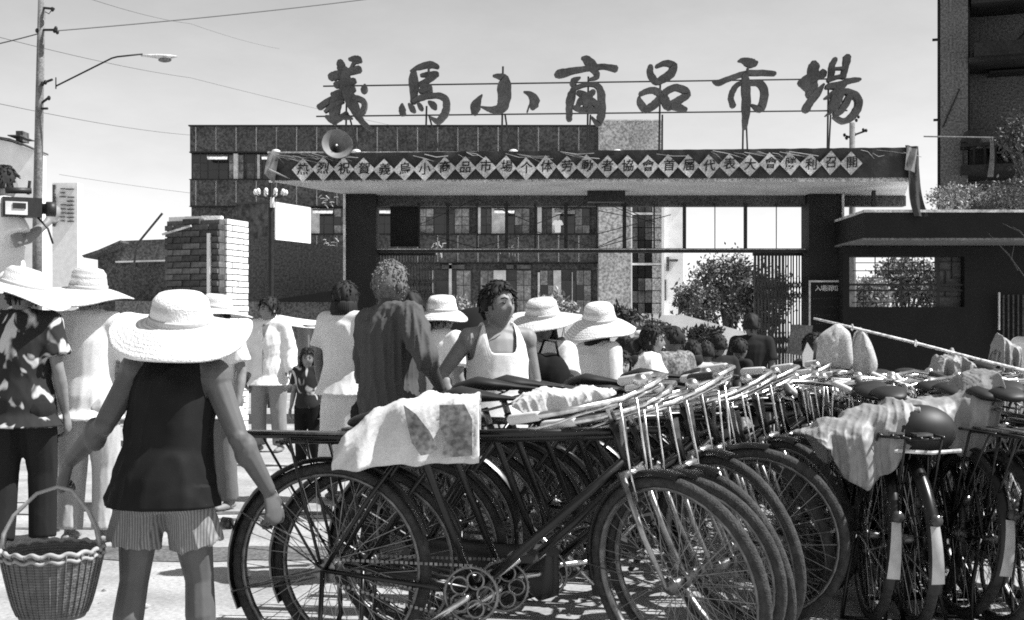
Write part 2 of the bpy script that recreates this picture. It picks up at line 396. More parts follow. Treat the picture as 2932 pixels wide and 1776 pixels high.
M_bar = mat('grey_gate_bar', 0.05, 0.6, var=0.4, scale=20)
folding_gate([1078+8.2*i for i in range(21)], 'folding iron lattice gate drawn against the left pillar of the gateway')
folding_gate([2160+5.0*i for i in range(19)]+[2258, 2265, 2273, 2281, 2290, 2299, 2309], 'folding iron lattice gate drawn against the right pillar of the gateway')

# notice board on the right pillar
nb = empty('notice_board', (PX(2365, 16.9), 16.88, PZ(1160, 16.9)), 0, 'black notice board in a white frame on the right gate pillar', 'notice board')
nw, nh = 96/FPX*16.9, 354/FPX*16.9
M_nbf = mat('board_frame_paint', 0.5, 0.6, var=0.25, scale=20)
MB().box(-nw/2, nw/2, 0, 0.03, 0, nh).build('board', M_ink, nb)
for a in ((-nw/2-.012, -nw/2+.012, 0, nh+.012), (nw/2-.012, nw/2+.012, 0, nh+.012), (-nw/2+.012, nw/2-.012, nh-.012, nh+.012)):
    MB().box(a[0], a[1], -0.012, -0.002, a[2], a[3]).build('frame_strip', M_nbf, nb)
M_chalk = mat('chalk_letters', 0.75, 0.9, var=0.4, scale=40)
M_chalk2 = mat('faint_chalk_letters', 0.09, 0.9, var=0.6, scale=40)
for i, ch in enumerate('入場須知'):
    glyph(ch, 0.088, M_chalk, 'title_character', 0, nb, Matrix.Translation((-0.115+0.077*i, -0.004, nh-0.10)) @ Matrix.Rotation(R(90), 4, 'X'))
rr = random.Random(3)
for r_ in range(9):
    mb = MB(); z = nh-0.24-r_*0.115; x = -nw/2+0.05
    while x < nw/2-0.05:
        for k in range(3):
            a = rr.uniform(0, 0.02); mb.box(x+a*.3, x+a*.3+rr.uniform(.006, .014), -0.004, -0.003, z+a-0.006, z+a-rr.uniform(.0, .003))
        x += 0.036
    mb.build('text_line', M_chalk2, nb)

# big brush-written sign on the roof
sign = empty('rooftop_sign', (PX(1680, 16.5), 16.5, ZT+0.02), 0, 'seven large brush-written characters on two rails above the gateway canopy', 'sign')
SD = 16.5
def z2(x, y): return 880+x*0.3409, 100+y*0.3409
def z3(x, y): return 1560+x*0.4058, 100+y*0.4058
CH = [('a', z2, .3409, [[(275,225,50),(285,265,70),(290,310,60)],[(352,207,22),(400,205,55),(435,215,60),(450,225,30)],[(395,235,34),(365,280,16),(340,300,20)],[(195,355,60),(240,345,70),(330,318,56),(440,290,55)],[(238,422,50),(300,412,62),(395,388,52)],
   [(320,290,56),(322,380,80),(325,470,84)],[(208,505,34),(300,480,50),(392,458,48)],[(98,612,44),(190,555,52),(300,520,60)],[(250,520,90),(240,600,88),(225,680,70),(228,745,40)],[(160,690,28),(215,715,60),(275,700,40),(335,655,26)],[(150,650,20),(210,600,36),(300,560,30)],
   [(335,470,86),(370,560,96),(410,650,70),(455,725,50),(510,775,36),(550,805,18)],[(395,530,44),(460,552,48),(482,590,44),(468,640,44),(425,685,44)],[(300,702,16),(340,695,28),(375,700,16)],[(488,425,20),(482,455,50),(470,480,40)]]),
 ('b', z2, .3409, [[(865,306,10),(935,275,40),(1030,252,56),(1098,272,34)],[(893,312,46),(895,400,82),(893,500,62),(893,568,50)],[(955,343,26),(1020,335,44),(1092,332,44)],[(1072,345,44),(1010,385,46),(952,420,46)],[(950,424,40),(1035,440,34)],[(945,475,36),(990,468,56),(1042,470,36)],
   [(1040,440,30),(960,480,30)],[(892,562,30),(970,525,44),(1060,512,40),(1130,520,50),(1168,560,56),(1165,640,60),(1130,700,56),(1090,728,44),(1035,695,16)],[(800,585,20),(797,620,50),(800,665,52)],[(855,585,22),(880,620,50),(900,645,30)],[(930,578,26),(952,610,44),(962,630,26)],[(1022,568,26),(1060,595,54),(1075,620,30)],[(1020,285,14),(1018,330,14)]]),
 ('c', z2, .3409, [[(1562,346,18),(1610,350,44),(1652,370,74),(1655,440,108),(1650,550,106),(1630,615,84),(1570,632,58),(1515,622,36),(1460,606,12)],[(1468,505,10),(1440,545,44),(1412,600,84),(1408,645,70),(1412,665,40)],[(1818,480,10),(1868,500,44),(1905,545,80),(1900,590,76),(1890,618,40)],[(1862,600,14),(1846,650,12)]]),
 ('d', z3, .4058, [[(262,165,20),(290,175,54),(325,205,64),(352,230,50)],[(82,285,44),(110,275,60),(200,255,42),(320,236,36),(420,226,36),(502,242,44)],[(330,235,44),(368,280,40),(355,305,30),(305,318,12)],[(250,303,10),(205,328,46),(205,360,40),(222,370,26)],[(205,385,40),(185,440,58),(172,520,48),(172,600,40)],
   [(200,382,30),(290,352,26),(365,358,36),(395,410,50),(400,500,54),(395,580,54),(375,630,36),(330,582,12)],[(232,410,32),(265,420,44),(300,440,40)],[(345,402,34),(315,425,44),(280,455,40)],[(228,500,30),(260,465,50),(320,465,52),(370,500,36)],[(205,512,24),(260,530,36),(370,532,34)],[(290,430,60),(288,500,40)],[(315,500,30),(318,545,30)]]),
 ('e', z3, .4058, [[(745,222,36),(742,270,44),(765,315,48),(790,342,34)],[(785,226,24),(850,202,38),(905,222,54),(890,275,58),(835,310,54),(790,338,40)],[(662,440,16),(672,480,44),(700,522,48),(715,540,34)],[(672,420,30),(740,392,40),(795,405,48),(815,440,44),(775,490,54),(715,532,44)],[(835,415,40),(845,460,60),(870,510,56)],[(845,410,44),(910,375,44),(980,390,50),(1005,425,44),(960,455,50),(905,490,54),(870,520,40)],[(900,505,40),(950,515,44),(995,530,28)]]),
 ('f', z3, .4058, [[(1365,186,14),(1400,182,40),(1440,200,62),(1480,200,50),(1495,195,24)],[(1188,328,18),(1225,340,40),(1300,310,36),(1400,278,36),(1500,270,40),(1622,275,30)],[(1425,335,20),(1360,352,34),(1325,400,38),(1312,450,36),(1328,505,38)],[(1445,345,26),(1505,340,46),(1545,385,54),(1540,470,52),(1515,525,50),(1455,495,12)],[(1412,285,36),(1418,360,56),(1420,480,56),(1416,580,46),(1410,662,26)],[(1430,235,12),(1432,265,12)]]),
 ('g', z3, .4058, [[(1897,200,50),(1897,225,76),(1888,300,66),(1882,370,74),(1868,430,62)],[(1800,345,46),(1850,318,60),(1920,290,56),(1975,285,30)],[(1955,252,24),(1970,275,44)],[(1835,350,70),(1850,385,40)],[(1965,350,16),(1915,420,50),(1860,490,52),(1838,535,50)],[(2048,172,30),(2026,215,38),(2022,270,38),(2010,318,30)],[(2132,155,46),(2128,190,44),(2115,250,36),(2100,300,40)],[(2022,242,16),(2110,238,22)],[(2000,322,30),(2060,300,26),(2105,292,24)],
   [(1990,362,26),(2080,345,28),(2170,322,34),(2222,318,18)],[(2120,335,46),(2070,385,44),(2030,420,40),(1975,450,14)],[(1985,372,24),(2040,372,22)],[(2030,420,40),(2110,402,40),(2180,425,46),(2212,470,44),(2200,530,48),(2160,585,48),(2100,610,36),(2040,580,20)],[(2085,420,40),(2060,480,48),(2030,535,30),(1982,572,8)],[(2150,430,40),(2120,490,44),(2080,545,40),(2045,560,30)],[(2035,440,30),(2030,520,50)]])]
def stroke(mb, pts, sc, fn, k, rnd):
    # resample with Catmull-Rom, then a ribbon with ragged brush edges
    q = []
    n = len(pts)
    for i in range(n-1):
        p0, p1, p2, p3 = pts[max(i-1, 0)], pts[i], pts[i+1], pts[min(i+2, n-1)]
        for t in (0, .25, .5, .75):
            q.append(tuple(0.5*((2*p1[c])+(-p0[c]+p2[c])*t+(2*p0[c]-5*p1[c]+4*p2[c]-p3[c])*t*t+(-p0[c]+3*p1[c]-3*p2[c]+p3[c])*t**3) for c in range(3)))
    q.append(pts[-1])
    L = []; Rr = []
    for i, (x, y, w) in enumerate(q):
        a = q[max(i-1, 0)]; b = q[min(i+1, len(q)-1)]; dx, dy = b[0]-a[0], b[1]-a[1]; l = math.hypot(dx, dy) or 1
        nx, ny = -dy/l, dx/l; w = max(w, 5)/2*1.06
        L.append((x+nx*w*rnd.uniform(.90, 1.1), y+ny*w*rnd.uniform(.90, 1.1))); Rr.append((x-nx*w*rnd.uniform(.90, 1.1), y-ny*w*rnd.uniform(.90, 1.1)))
    def capp(i, sgn):
        a = q[0] if i == 0 else q[-1]; b = q[1] if i == 0 else q[-2]; dx, dy = a[0]-b[0], a[1]-b[1]; l = math.hypot(dx, dy) or 1; w = max(a[2], 5)/2
        return [(a[0]+dx/l*w*.65+dy/l*w*.5*sgn, a[1]+dy/l*w*.65-dx/l*w*.5*sgn), (a[0]+dx/l*w*.65-dy/l*w*.5*sgn, a[1]+dy/l*w*.65+dx/l*w*.5*sgn)]
    yf = -0.03-0.0025*k; yb = 0.03+0.0025*k
    def W(p):
        X, Y = fn(*p); return (PX(X, SD)-sign.location.x, PZ(Y, SD)-sign.location.z)
    c0 = capp(0, -1); c1 = capp(1, 1)
    Lw = [W(c0[1])]+[W(p) for p in L]+[W(c1[1])]; Rw = [W(c0[0])]+[W(p) for p in Rr]+[W(c1[0])]
    b = len(mb.v); m = len(Lw)
    for yy in (yf, yb):
        for i in range(m): mb.v += [(Lw[i][0], yy, Lw[i][1]), (Rw[i][0], yy, Rw[i][1])]
    for i in range(m-1):
        a = b+2*i; c = a+2*m
        mb.f += [(a, a+1, a+3, a+2), (c+2, c+3, c+1, c), (a, a+2, c+2, c), (a+3, a+1, c+1, c+3)]
    mb.f += [(b, b+2*m, b+2*m+1, b+1), (b+2*m-2, b+2*m-1, b+4*m-1, b+4*m-2)]
rnd = random.Random(5)
for nm, fn, sc, strokes in CH:
    mb = MB()
    for k, st in enumerate(strokes): stroke(mb, st, sc, fn, k, rnd)
    mb.build('character', M_sign, sign, fix=True)
def sloc(px, py): return (PX(px, SD)-sign.location.x, 0.10, PZ(py, SD)-sign.location.z)
for (a, ya, b, yb) in ((922, 243, 2452, 221), (902, 330, 2432, 313)):
    MB().tube([sloc(a, ya), sloc(b, yb)], 0.011, 6).build('rail', M_iron, sign)
for px, lean, top in ((990, 40, 250), (1220, 45, 300), (1440, 28, 186), (1686, 2, 215), (1893, 12, 235), (2134, 22, 200), (2378, 12, 190)):
    MB().tube([sloc(px, top), (sloc(px-4, 436)[0], 0.10, 0)], 0.013, 6).build('upright', M_iron, sign)
    MB().tube([sloc(px+6, 325), (sloc(px+lean, 436)[0], 0.35, 0)], 0.012, 6).build('strut', M_iron, sign)
    MB().box(sloc(px+lean, 0)[0]-0.05, sloc(px+lean, 0)[0]+0.05, 0.02, 0.4, 0, 0.02).build('foot_plate', M_trim, sign)
MB().tube([sloc(1940, 432), sloc(2075, 430)], 0.008, 5).build('cable', M_iron, sign)

# slogan banner: dark cloth along the canopy edge with 28 paper diamonds
ban = empty('slogan_banner', (PX(1680, FD), FD-0.04, ZS), 0, 'dark cloth banner with a row of white paper diamonds along the canopy edge', 'banner')
def bz(py): return PZ(py, FD-.04)-ban.location.z
def bx(px): return PX(px, FD-.04)-ban.location.x
def bansag(px): return 5*math.sin((px-800)/1800*math.pi)
def cl(u, v):
    px = 770+(2612-770)*u; yt = 441-18*u; yb_ = 517-8*u
    ry = -0.012-0.03*abs(math.sin(px*0.045+v*5+1.3*math.sin(px*0.013)))*(1-v)**0.8*(0.4+0.6*abs(math.sin(px*.006)))-0.008*math.sin(px*0.11+v*9)
    return (bx(px), ry, bz(yt+(yb_-yt)*v))
MB().grid(220, 8, cl).build('cloth', M_cloth_dark, ban, smooth=True)
M_fold = mat('pale_fold_edge', 0.25, 0.9, var=0.5, scale=8)
rb = random.Random(11)
for i in range(46):                                                # torn pale string and plastic edges along the top
    p0 = rb.choice([rb.uniform(780, 960), rb.uniform(960, 1900), rb.uniform(1900, 2600)]); L = rb.uniform(30, 100); y0 = rb.uniform(442, 452)-12*(p0-770)/1840
    MB().tube([(bx(p0), -.06, bz(y0)), (bx(p0+L*.5), -.066, bz(y0+rb.uniform(3, 12))), (bx(p0+L), -.06, bz(y0+rb.uniform(4, 26)))], rb.uniform(.002, .0055), 4).build('torn_edge', M_fold, ban)
MB().grid(8, 8, lambda u, v: (bx(771+30*u-12*v), -0.058-0.02*math.sin(u*5+v*3), bz(440+60*v+30*u*v))).build('torn_corner', M_fold, ban, smooth=True)
MB().tube([(bx(772), -.06, bz(488)), (bx(800), -.062, bz(500)), (bx(832), -.06, bz(514))], [.02, .014, .004], 6).build('torn_corner', M_fold, ban, smooth=True)
TXT = '热烈祝賀義烏小商品市場个体劳動者協會首届代表大會勝利召開'
for i, ch in enumerate(TXT):
    px = 870+i*(2432-870)/27; py = 489-20*(i/27)**1.0+bansag(px)*.6+rb.uniform(-3, 3); h = 33*FD/FPX*rb.uniform(.95, 1.06); w = 31*FD/FPX*rb.uniform(.97, 1.05); a = R(rb.uniform(-3, 4))
    yy = -0.075-0.003*(i % 2)
    def wob(u, v):
        x = (u-.5)*2; z = (v-.5)*2
        X = (x-z)/2*w; Z = (x+z)/2*h
        return (X*math.cos(a)-Z*math.sin(a), 0.006*math.sin(3*u+i)+0.005*math.sin(4*v+2*i), X*math.sin(a)+Z*math.cos(a))
    dm = MB().grid(4, 4, wob).build('paper_diamond', M_paper, ban, loc=(bx(px), yy, bz(py)))
    glyph(ch, 0.155, M_ink, 'character', 0.0, dm, Matrix.Translation((rb.uniform(-.006, .006), -0.014, rb.uniform(-.006, .006))) @ Matrix.Rotation(R(rb.uniform(-7, 3)), 4, 'Y') @ Matrix.Rotation(R(90), 4, 'X'), shear=0.12, bold=0.0022)
# loose end of the cloth hanging over the right corner
def tail(u, v):
    px = 2588+44*u+42*max(0, v-.25)**1.2; py = 418+202*v; w = 1
    return (bx(px)+0.02*math.sin(6*v), -0.05+0.10*u-0.03*math.sin(9*u+5*v), bz(py))
MB().grid(6, 20, tail).build('hanging_end', M_cloth_dark, ban, smooth=True)
MB().grid(5, 6, lambda u, v: (bx(2590+30*u-6*v), -0.085-0.02*math.sin(9*u+3*v), bz(422+66*v+8*u))).build('pale_cloth_end', M_fold, ban, smooth=True)
for px, py in ((2350, 424), (790, 432), (1020, 432), (1470, 433), (1768, 432)):
    gz_ = PZ(py, FD+.2)
    o = MB().ell((0, 0, 0), (0.06, 0.05, 0.035), 10, 6).build('rubble_block', M_trim if px != 2350 else M_iron, None, loc=(PX(px, FD+.2), FD+.2, ZT+0.05)); 
    tag(o, {2350: 'dark lump lying on the canopy edge under the last big character', 790: 'pale lump at the left end of the canopy top', 1020: 'pale lump on the canopy just right of the loudspeaker', 1470: 'pale lump on the canopy under the third big character', 1768: 'pale lump on the canopy between the fourth and fifth big characters'}[px], 'rubble')

# horn loudspeaker
M_horn = mat('horn_enamel', 0.8, 0.5, var=0.15, scale=8); M_horn_in = mat('horn_inside', 0.16, 0.6, var=0.3)
hd = 15.25; hp = P(964, 415, hd)
horn = empty('loudspeaker', hp, 0, 'round horn loudspeaker mounted on the left part of the canopy', 'loudspeaker')
rad = 45/FPX*hd; prof_o = []; prof_i = []
for i in range(13):
    t = i/12; r_ = 0.03+(rad-0.03)*(0.25*t+0.75*t**3.2); prof_o.append((r_, -0.28+0.30*t)); prof_i.append((max(r_-0.008, .006), -0.262+0.29*t))
HM = Matrix.Rotation(R(90), 4, 'X') @ Matrix.Rotation(R(0), 4, 'Y')
HM = Matrix.Rotation(R(16), 4, 'Z') @ Matrix.Rotation(R(-14), 4, 'X') @ HM
MB().lathe(prof_o, 40, M=HM, caps=False).build('bell', M_horn, horn, smooth=True); MB().lathe([(rad-.012, .022), (rad+.001, .030), (rad+.004, .022)], 40, M=HM, caps=False).build('rim', M_beam, horn, smooth=True)
MB().lathe(prof_i, 40, M=HM, caps=False).build('bell_inside', M_horn_in, horn, smooth=True)
MB().ell(HM @ Vector((0, 0, -0.01)), (.014, .014, .014)).build('centre_cap', M_horn, horn, smooth=True)
MB().lathe([(0.001, -.42), (.05, -.42), (.06, -.40), (.06, -.28), (.03, -.26)], 20, M=HM).build('driver', M_horn_in, horn, smooth=True)
MB().tube([(0, 0.18, -0.05), (0, 0.3, -0.16), (0, 0.36, ZT-hp.z)], 0.015, 6).build('bracket', M_iron, horn)

# ================================================================ gatehouse wing on the right
wd = 16.6
wing = empty('gatehouse', (PX(2700, wd), wd, 0), 0, 'low dark gatehouse with deep flat roof band right of the gateway', 'building')
def wbuild(mb, name, m, parent=wing):
    g = wing.location; mb.v = [(x-g.x, y-g.y, z-g.z) for x, y, z in mb.v]; return mb.build(name, m, parent)
def wbox(a, b, y0, y1, d0, d1, name, m, parent=wing): return wbuild(MB().box(PX(a, wd), PX(b, wd), d0, d1, PZ(y1, wd), PZ(y0, wd)), name, m, parent)
XR = 3300
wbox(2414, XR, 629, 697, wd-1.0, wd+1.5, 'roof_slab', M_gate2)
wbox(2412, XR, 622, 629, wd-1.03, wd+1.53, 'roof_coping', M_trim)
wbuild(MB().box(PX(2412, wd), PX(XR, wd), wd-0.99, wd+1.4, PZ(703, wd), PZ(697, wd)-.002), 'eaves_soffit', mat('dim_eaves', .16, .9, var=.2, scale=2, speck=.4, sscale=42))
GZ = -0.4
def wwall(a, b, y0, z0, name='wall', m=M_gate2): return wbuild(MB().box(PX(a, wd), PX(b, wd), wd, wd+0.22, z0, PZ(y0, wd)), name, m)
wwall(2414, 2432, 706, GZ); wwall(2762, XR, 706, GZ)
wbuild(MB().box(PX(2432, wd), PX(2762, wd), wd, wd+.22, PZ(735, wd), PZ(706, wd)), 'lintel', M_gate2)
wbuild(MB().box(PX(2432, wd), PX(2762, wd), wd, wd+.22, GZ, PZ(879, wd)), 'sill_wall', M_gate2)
win = wbuild(MB().box(PX(2684, wd), PX(2694, wd), wd+.04, wd+.12, PZ(879, wd)+.001, PZ(735, wd)-.001), 'mullion', M_iron)
for y0, y1 in ((812, 818), (829, 834)): wbuild(MB().box(PX(2432, wd), PX(2684, wd)-.001, wd+.05, wd+.10, PZ(y1, wd), PZ(y0, wd)), 'window_rail', M_iron)
for y0, y1 in ((812, 818), (829, 834)): wbuild(MB().box(PX(2694, wd)+.001, PX(2762, wd), wd+.05, wd+.10, PZ(y1, wd), PZ(y0, wd)), 'window_rail', M_iron)
rl = random.Random(4)
for i, py in enumerate((752, 775, 795, 850, 866)):
    a = 2440+rl.uniform(0, 60); 
    wbuild(MB().box(PX(a, wd), PX(2684, wd)-.001, wd+.065, wd+.08, PZ(py+1.2, wd), PZ(py-1.2, wd)), 'glazing_bar', M_iron)
for i, px in enumerate((2476, 2510, 2548, 2585, 2617, 2650, 2668)):
    y0, y1 = rl.choice(((735, 812), (775, 879), (735, 795), (834, 879)))
    wbuild(MB().box(PX(px-1.2, wd), PX(px+1.2, wd), wd+.062, wd+.078, PZ(y1, wd)+.001, PZ(y0, wd)-.001), 'glazing_bar', M_iron)
wbuild(MB().box(PX(2694, wd), PX(2762, wd), wd+.15, wd+.17, PZ(879, wd)+.002, PZ(735, wd)-.002), 'frosted_pane', mat('frosted_pane', .06, .5, var=.3, scale=4, speck=.5, sscale=45))
for a, b, y0, y1 in ((2694, 2762, 748, 750), (2694, 2735, 772, 774), (2735, 2762, 795, 797), (2694, 2762, 848, 850), (2716, 2718, 774, 812), (2735, 2737, 735, 795), (2716, 2718, 834, 850)):
    wbuild(MB().box(PX(a, wd), PX(b, wd), wd+.12, wd+.14, PZ(y1, wd), PZ(y0, wd)), 'glazing_bar', M_iron)
wbuild(MB().box(PX(2860, wd-.1), PX(2864, wd-.1), wd-.1, wd-.07, PZ(945, wd), PZ(838, wd)), 'pale_post', M_trim)
for i in range(9): wbuild(MB().box(PX(2872+i*14, wd-.1), PX(2876+i*14, wd-.1), wd-.1, wd-.08, GZ, PZ(845, wd)), 'grille_bar', M_beam)

# shrubs on the gatehouse roof, tree at the right edge
def bush(name, label, c, rx, ry, rz_, n, size, m, cat='shrub', group=None, stems=5, clumps=14, trunk=0.02, base=None, seed=1):
    rr = random.Random(seed)
    root = empty(name, base if base is not None else (c[0], c[1], c[2]-rz_), 0, label, cat, group)
    b = Vector(root.location)
    cs = []
    for i in range(clumps):
        while True:
            q = Vector((rr.uniform(-1, 1), rr.uniform(-1, 1), rr.uniform(-1, 1)))
            if q.length < 1: break
        cs.append((Vector((c[0]+q.x*rx, c[1]+q.y*ry, c[2]+q.z*rz_)), rr.uniform(.22, .5)))
    def pt():
        cc, s = rr.choice(cs); return cc+Vector((rr.gauss(0, .5)*rx*s, rr.gauss(0, .5)*ry*s, rr.gauss(0, .5)*rz_*s*1.2))-b
    random.seed(seed)
    leaves(n, pt, size, m, 'crown' if cat == 'tree' else 'foliage', root)
    mb = MB()
    for i in range(stems):
        cc = cs[i % len(cs)][0]-b; mid = cc*0.5+Vector((rr.uniform(-.1, .1)*rx, 0, rr.uniform(0, .2)*rz_))
        mb.tube([(0, 0, 0) if cat == 'tree' else (cc.x*.5, cc.y*.5, 0), mid, cc], [trunk, trunk*.6, trunk*.2], 6)
    mb.build('trunk' if cat == 'tree' else 'stem', M_bark, root)
    return root
zr = PZ(622, wd)
def at(px, py, d): p = P(px, py, d); return (p.x, p.y, p.z)
bush('roof_shrub', 'leafy pale shrub on the left end of the gatehouse roof', at(2740, 572, 16.6), .38, .3, .22, 1500, .05, M_leaf_l, base=(PX(2740, 16.6), 16.6, zr), seed=21)
bush('roof_shrub', 'darker shrub on the right end of the gatehouse roof', at(2880, 565, 16.6), .5, .3, .26, 1800, .05, M_leaf, base=(PX(2880, 16.6), 16.6, zr), seed=22)
bush('edge_tree', 'dark leafy tree leaning in at the right edge above the shrubs', at(2925, 375, 17.4), .30, .4, .55, 1000, .08, M_leaf_d, 'tree', base=(PX(2990, 17.4), 17.4, zr), seed=23, trunk=.05)
tw = empty('bare_twig', (PX(2960, 15), 15, PZ(830, 15)), 0, 'thin bare twigs hanging before the gatehouse roof at the right edge', 'branch')
rt = random.Random(9)
for a, b in (((2960, 830), (2830, 668)), ((2915, 775), (2860, 700)), ((2960, 700), (2870, 640)), ((2940, 690), (2900, 650)), ((2895, 745), (2905, 690))):
    p, q = P(*a, 15), P(*b, 15); MB().tube([p-tw.location, (p+q)/2-tw.location+Vector((.01, 0, .03)), q-tw.location], [.006, .004, .002], 5).build('twig', M_bark, tw)

# ================================================================ tall building at the right edge
bd = 23.0
rbd = empty('apartment_building', (PX(2684, bd), bd, 0), R(-19), 'tall shaded concrete building with balconies at the right edge', 'building')
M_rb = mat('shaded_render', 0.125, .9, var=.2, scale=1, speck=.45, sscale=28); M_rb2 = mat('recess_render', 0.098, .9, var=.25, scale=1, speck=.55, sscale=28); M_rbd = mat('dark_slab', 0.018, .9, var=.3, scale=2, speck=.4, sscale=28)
def rbox(a, b, y0, y1, d0, d1, name, m, parent=None):
    g = rbd.location; mb = MB().box(PX(a, bd), PX(b, bd), d0, d1, PZ(y1, bd), PZ(y0, bd)); mb.v = [(x-g.x, y-g.y, z-g.z) for x, y, z in mb.v]
    if parent: pass
    return mb.build(name, m, parent or rbd)
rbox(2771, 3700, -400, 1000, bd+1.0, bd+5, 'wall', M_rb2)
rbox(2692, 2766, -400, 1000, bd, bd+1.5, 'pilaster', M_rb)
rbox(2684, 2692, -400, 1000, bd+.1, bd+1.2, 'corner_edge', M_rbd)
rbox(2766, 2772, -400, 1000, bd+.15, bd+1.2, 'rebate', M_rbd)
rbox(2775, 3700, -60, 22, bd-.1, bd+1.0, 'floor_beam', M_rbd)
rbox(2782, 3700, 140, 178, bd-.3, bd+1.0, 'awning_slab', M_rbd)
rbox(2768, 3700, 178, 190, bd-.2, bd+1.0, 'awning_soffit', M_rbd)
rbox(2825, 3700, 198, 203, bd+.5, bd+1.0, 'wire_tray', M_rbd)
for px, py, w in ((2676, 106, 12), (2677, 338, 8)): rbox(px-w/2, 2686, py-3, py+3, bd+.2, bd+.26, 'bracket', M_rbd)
g = rbd.location
def rl_(pts, r_, name, m, par=rbd): return MB().tube([P(*p)-g for p in pts], r_, 6).build(name, m, par)
rl_([(2845, 140, bd+.9), (2932, 40, bd+.9)], .02, 'stay', M_rbd); rl_([(2910, 138, bd+.9), (2960, 85, bd+.9)], .02, 'stay', M_rbd)
rl_([(2700, 365, bd-.02), (2745, 258, bd-.02)], .012, 'shadow_line', M_rbd)  # diagonal shadow on the wall, drawn as a thin dark tube
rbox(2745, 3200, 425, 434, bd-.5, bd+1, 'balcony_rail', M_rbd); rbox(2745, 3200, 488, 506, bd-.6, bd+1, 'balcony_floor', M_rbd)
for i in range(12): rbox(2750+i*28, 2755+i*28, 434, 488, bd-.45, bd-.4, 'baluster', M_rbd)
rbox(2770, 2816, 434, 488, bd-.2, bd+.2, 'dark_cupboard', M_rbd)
cb = empty('cardboard_box', P(2780, 425, bd-.55), 0, 'dark boxes heaped on the balcony rail of the right building', 'box')
MB().obox(Matrix.Translation((0, 0, .16)) @ Matrix.Rotation(R(25), 4, 'Y'), .13, .12, .11).build('box', M_rbd, cb); MB().obox(Matrix.Translation((.2, 0.05, .09)), .14, .12, .09).build('lid', M_rb, cb)
lp = empty('drying_pole', P(2690, 391, bd-.9), 0, 'pale bamboo drying pole sticking out along the balcony of the right building', 'pole')
MB().tube([P(2645, 391, bd-.9)-lp.location, P(2895, 395, bd-.9)-lp.location], .014, 6).build('pole', M_conc, lp)
tv = MB().grid(3, 10, lambda u, v: (0.05*(u-.5)*(1+v)+.02*math.sin(4*v), .02*math.sin(6*u), -v*.72)).build('towel', M_conc, None, loc=P(2838, 392, bd-.9), smooth=True, thick=.01)
tag(tv, 'thin pale towel hanging from the drying pole on the balcony', 'towel')

# ================================================================ long building behind the gate
BD = 65.0
bb = empty('office_building', (PX(1130, BD), BD, 0), 0, 'long three-storey panel building with rows of windows behind the gateway', 'building')
bg_ = bb.location
def bbox(a, b, y0, y1, d0, d1, name, m, parent=bb):
    mb = MB().box(PX(a, BD), PX(b, BD), BD+d0, BD+d1, PZ(y1, BD), PZ(y0, BD)); off = bg_
    mb.v = [(x-off.x, y-off.y, z-off.z) for x, y, z in mb.v]; return mb.build(name, m, parent)
JX = [543]+[561+57.7*k for k in range(20)]+[1712]
back = bbox(543, 1712, 362, 1012, 0.35, 9, 'wall_core', M_facade2)
for (y0, y1) in ((363, 435), (516, 590), (673, 752)):
    for i in range(len(JX)-1):
        if JX[i+1]-JX[i] < 4: continue
        bbox(JX[i]+1.6, JX[i+1]-1.6, y0, y1, -.05-0.012*((i*7) % 3), .35, 'panel', M_facade)
    for j in JX[1:-1]: bbox(j-1.55, j+1.55, y0+1, y1-1, -.02, .34, 'joint_strip', M_joint)
bbox(541, 1714, 359, 362.5, -.15, 9.2, 'roof_edge', M_iron); bbox(543, 1712, 435.5, 438, -.12, .34, 'ledge', M_iron)
for y in (513.5, 590.5, 670.5, 752.5): bbox(543, 1712, y, y+2, -.12, .34, 'ledge', M_iron)
rw = random.Random(2)
def window(a, y0, y1, op=True):
    """a: left px; 150 px wide: glazed sash, open casement, glazed sash"""
    w = bbox(a, a+150, y0, y1, 0.28, .345, 'window', M_frame)
    loc = Vector((0, 0, 0))
    def sub(b0, b1, z0, z1, d0, d1, nm, m): return bbox(b0, b1, z0, z1, d0, d1, nm, m, w)
    nr = 3; hh = (y1-y0-4)/nr
    for (s0, s1, nc) in ((a+2, a+46, 2), (a+106, a+148, 2)):
        cw = (s1-s0)/nc; cur = rw.random() < .6
        for c in range(nc):
            for r_ in range(nr):
                m = M_curtain if (cur and rw.random() < .75) else (M_curtain2 if rw.random() < .6 else M_glass)
                sub(s0+c*cw+1, s0+(c+1)*cw-1, y0+2+r_*hh+1, y0+2+(r_+1)*hh-1, .26, .275, 'pane', m)
    sub(a+48, a+104, y0+hh*.75, y1-2, .22, .26, 'dark_opening', M_glass)
    sub(a+76, a+78, y0+hh*.75+.5, y1-2.5, .17, .215, 'sash_bar', M_frame); sub(a+49, a+103, y0+hh*1.9, y0+hh*1.9+2, .18, .2145, 'sash_bar', M_frame)
    if op:
        mb = MB(); p0, p1 = P(a+46, y0+3, BD+.2), P(a+106, y0+3, BD+.2); q1, q0 = P(a+104, y0+hh*.7, BD-.45), P(a+48, y0+hh*.7, BD-.45)
        mb.add([p0-bg_, p1-bg_, q1-bg_, q0-bg_, p0-bg_+Vector((0, 0, -.03)), p1-bg_+Vector((0, 0, -.03)), q1-bg_+Vector((0, 0, -.03)), q0-bg_+Vector((0, 0, -.03))], [(0,1,2,3),(7,6,5,4),(0,4,5,1),(1,5,6,2),(2,6,7,3),(3,7,4,0)])
        mb.build('top_sash', M_palewall, w)
    sub(a+28+rw.uniform(-4, 60), a+40+rw.uniform(60, 62) if False else a+40, y0+2, y1-2, .15, .2, 'open_sash_edge', M_joint) if rw.random() < .5 else None
for a in (528+1, 702, 875): window(max(a, 546), 440, 513)
for a in (672, 848, 1022, 1195, 1368, 1541): window(a, 594, 670, rw.random() < .8)
for a in (1200, 1373, 1545): window(a, 772, 904, False)
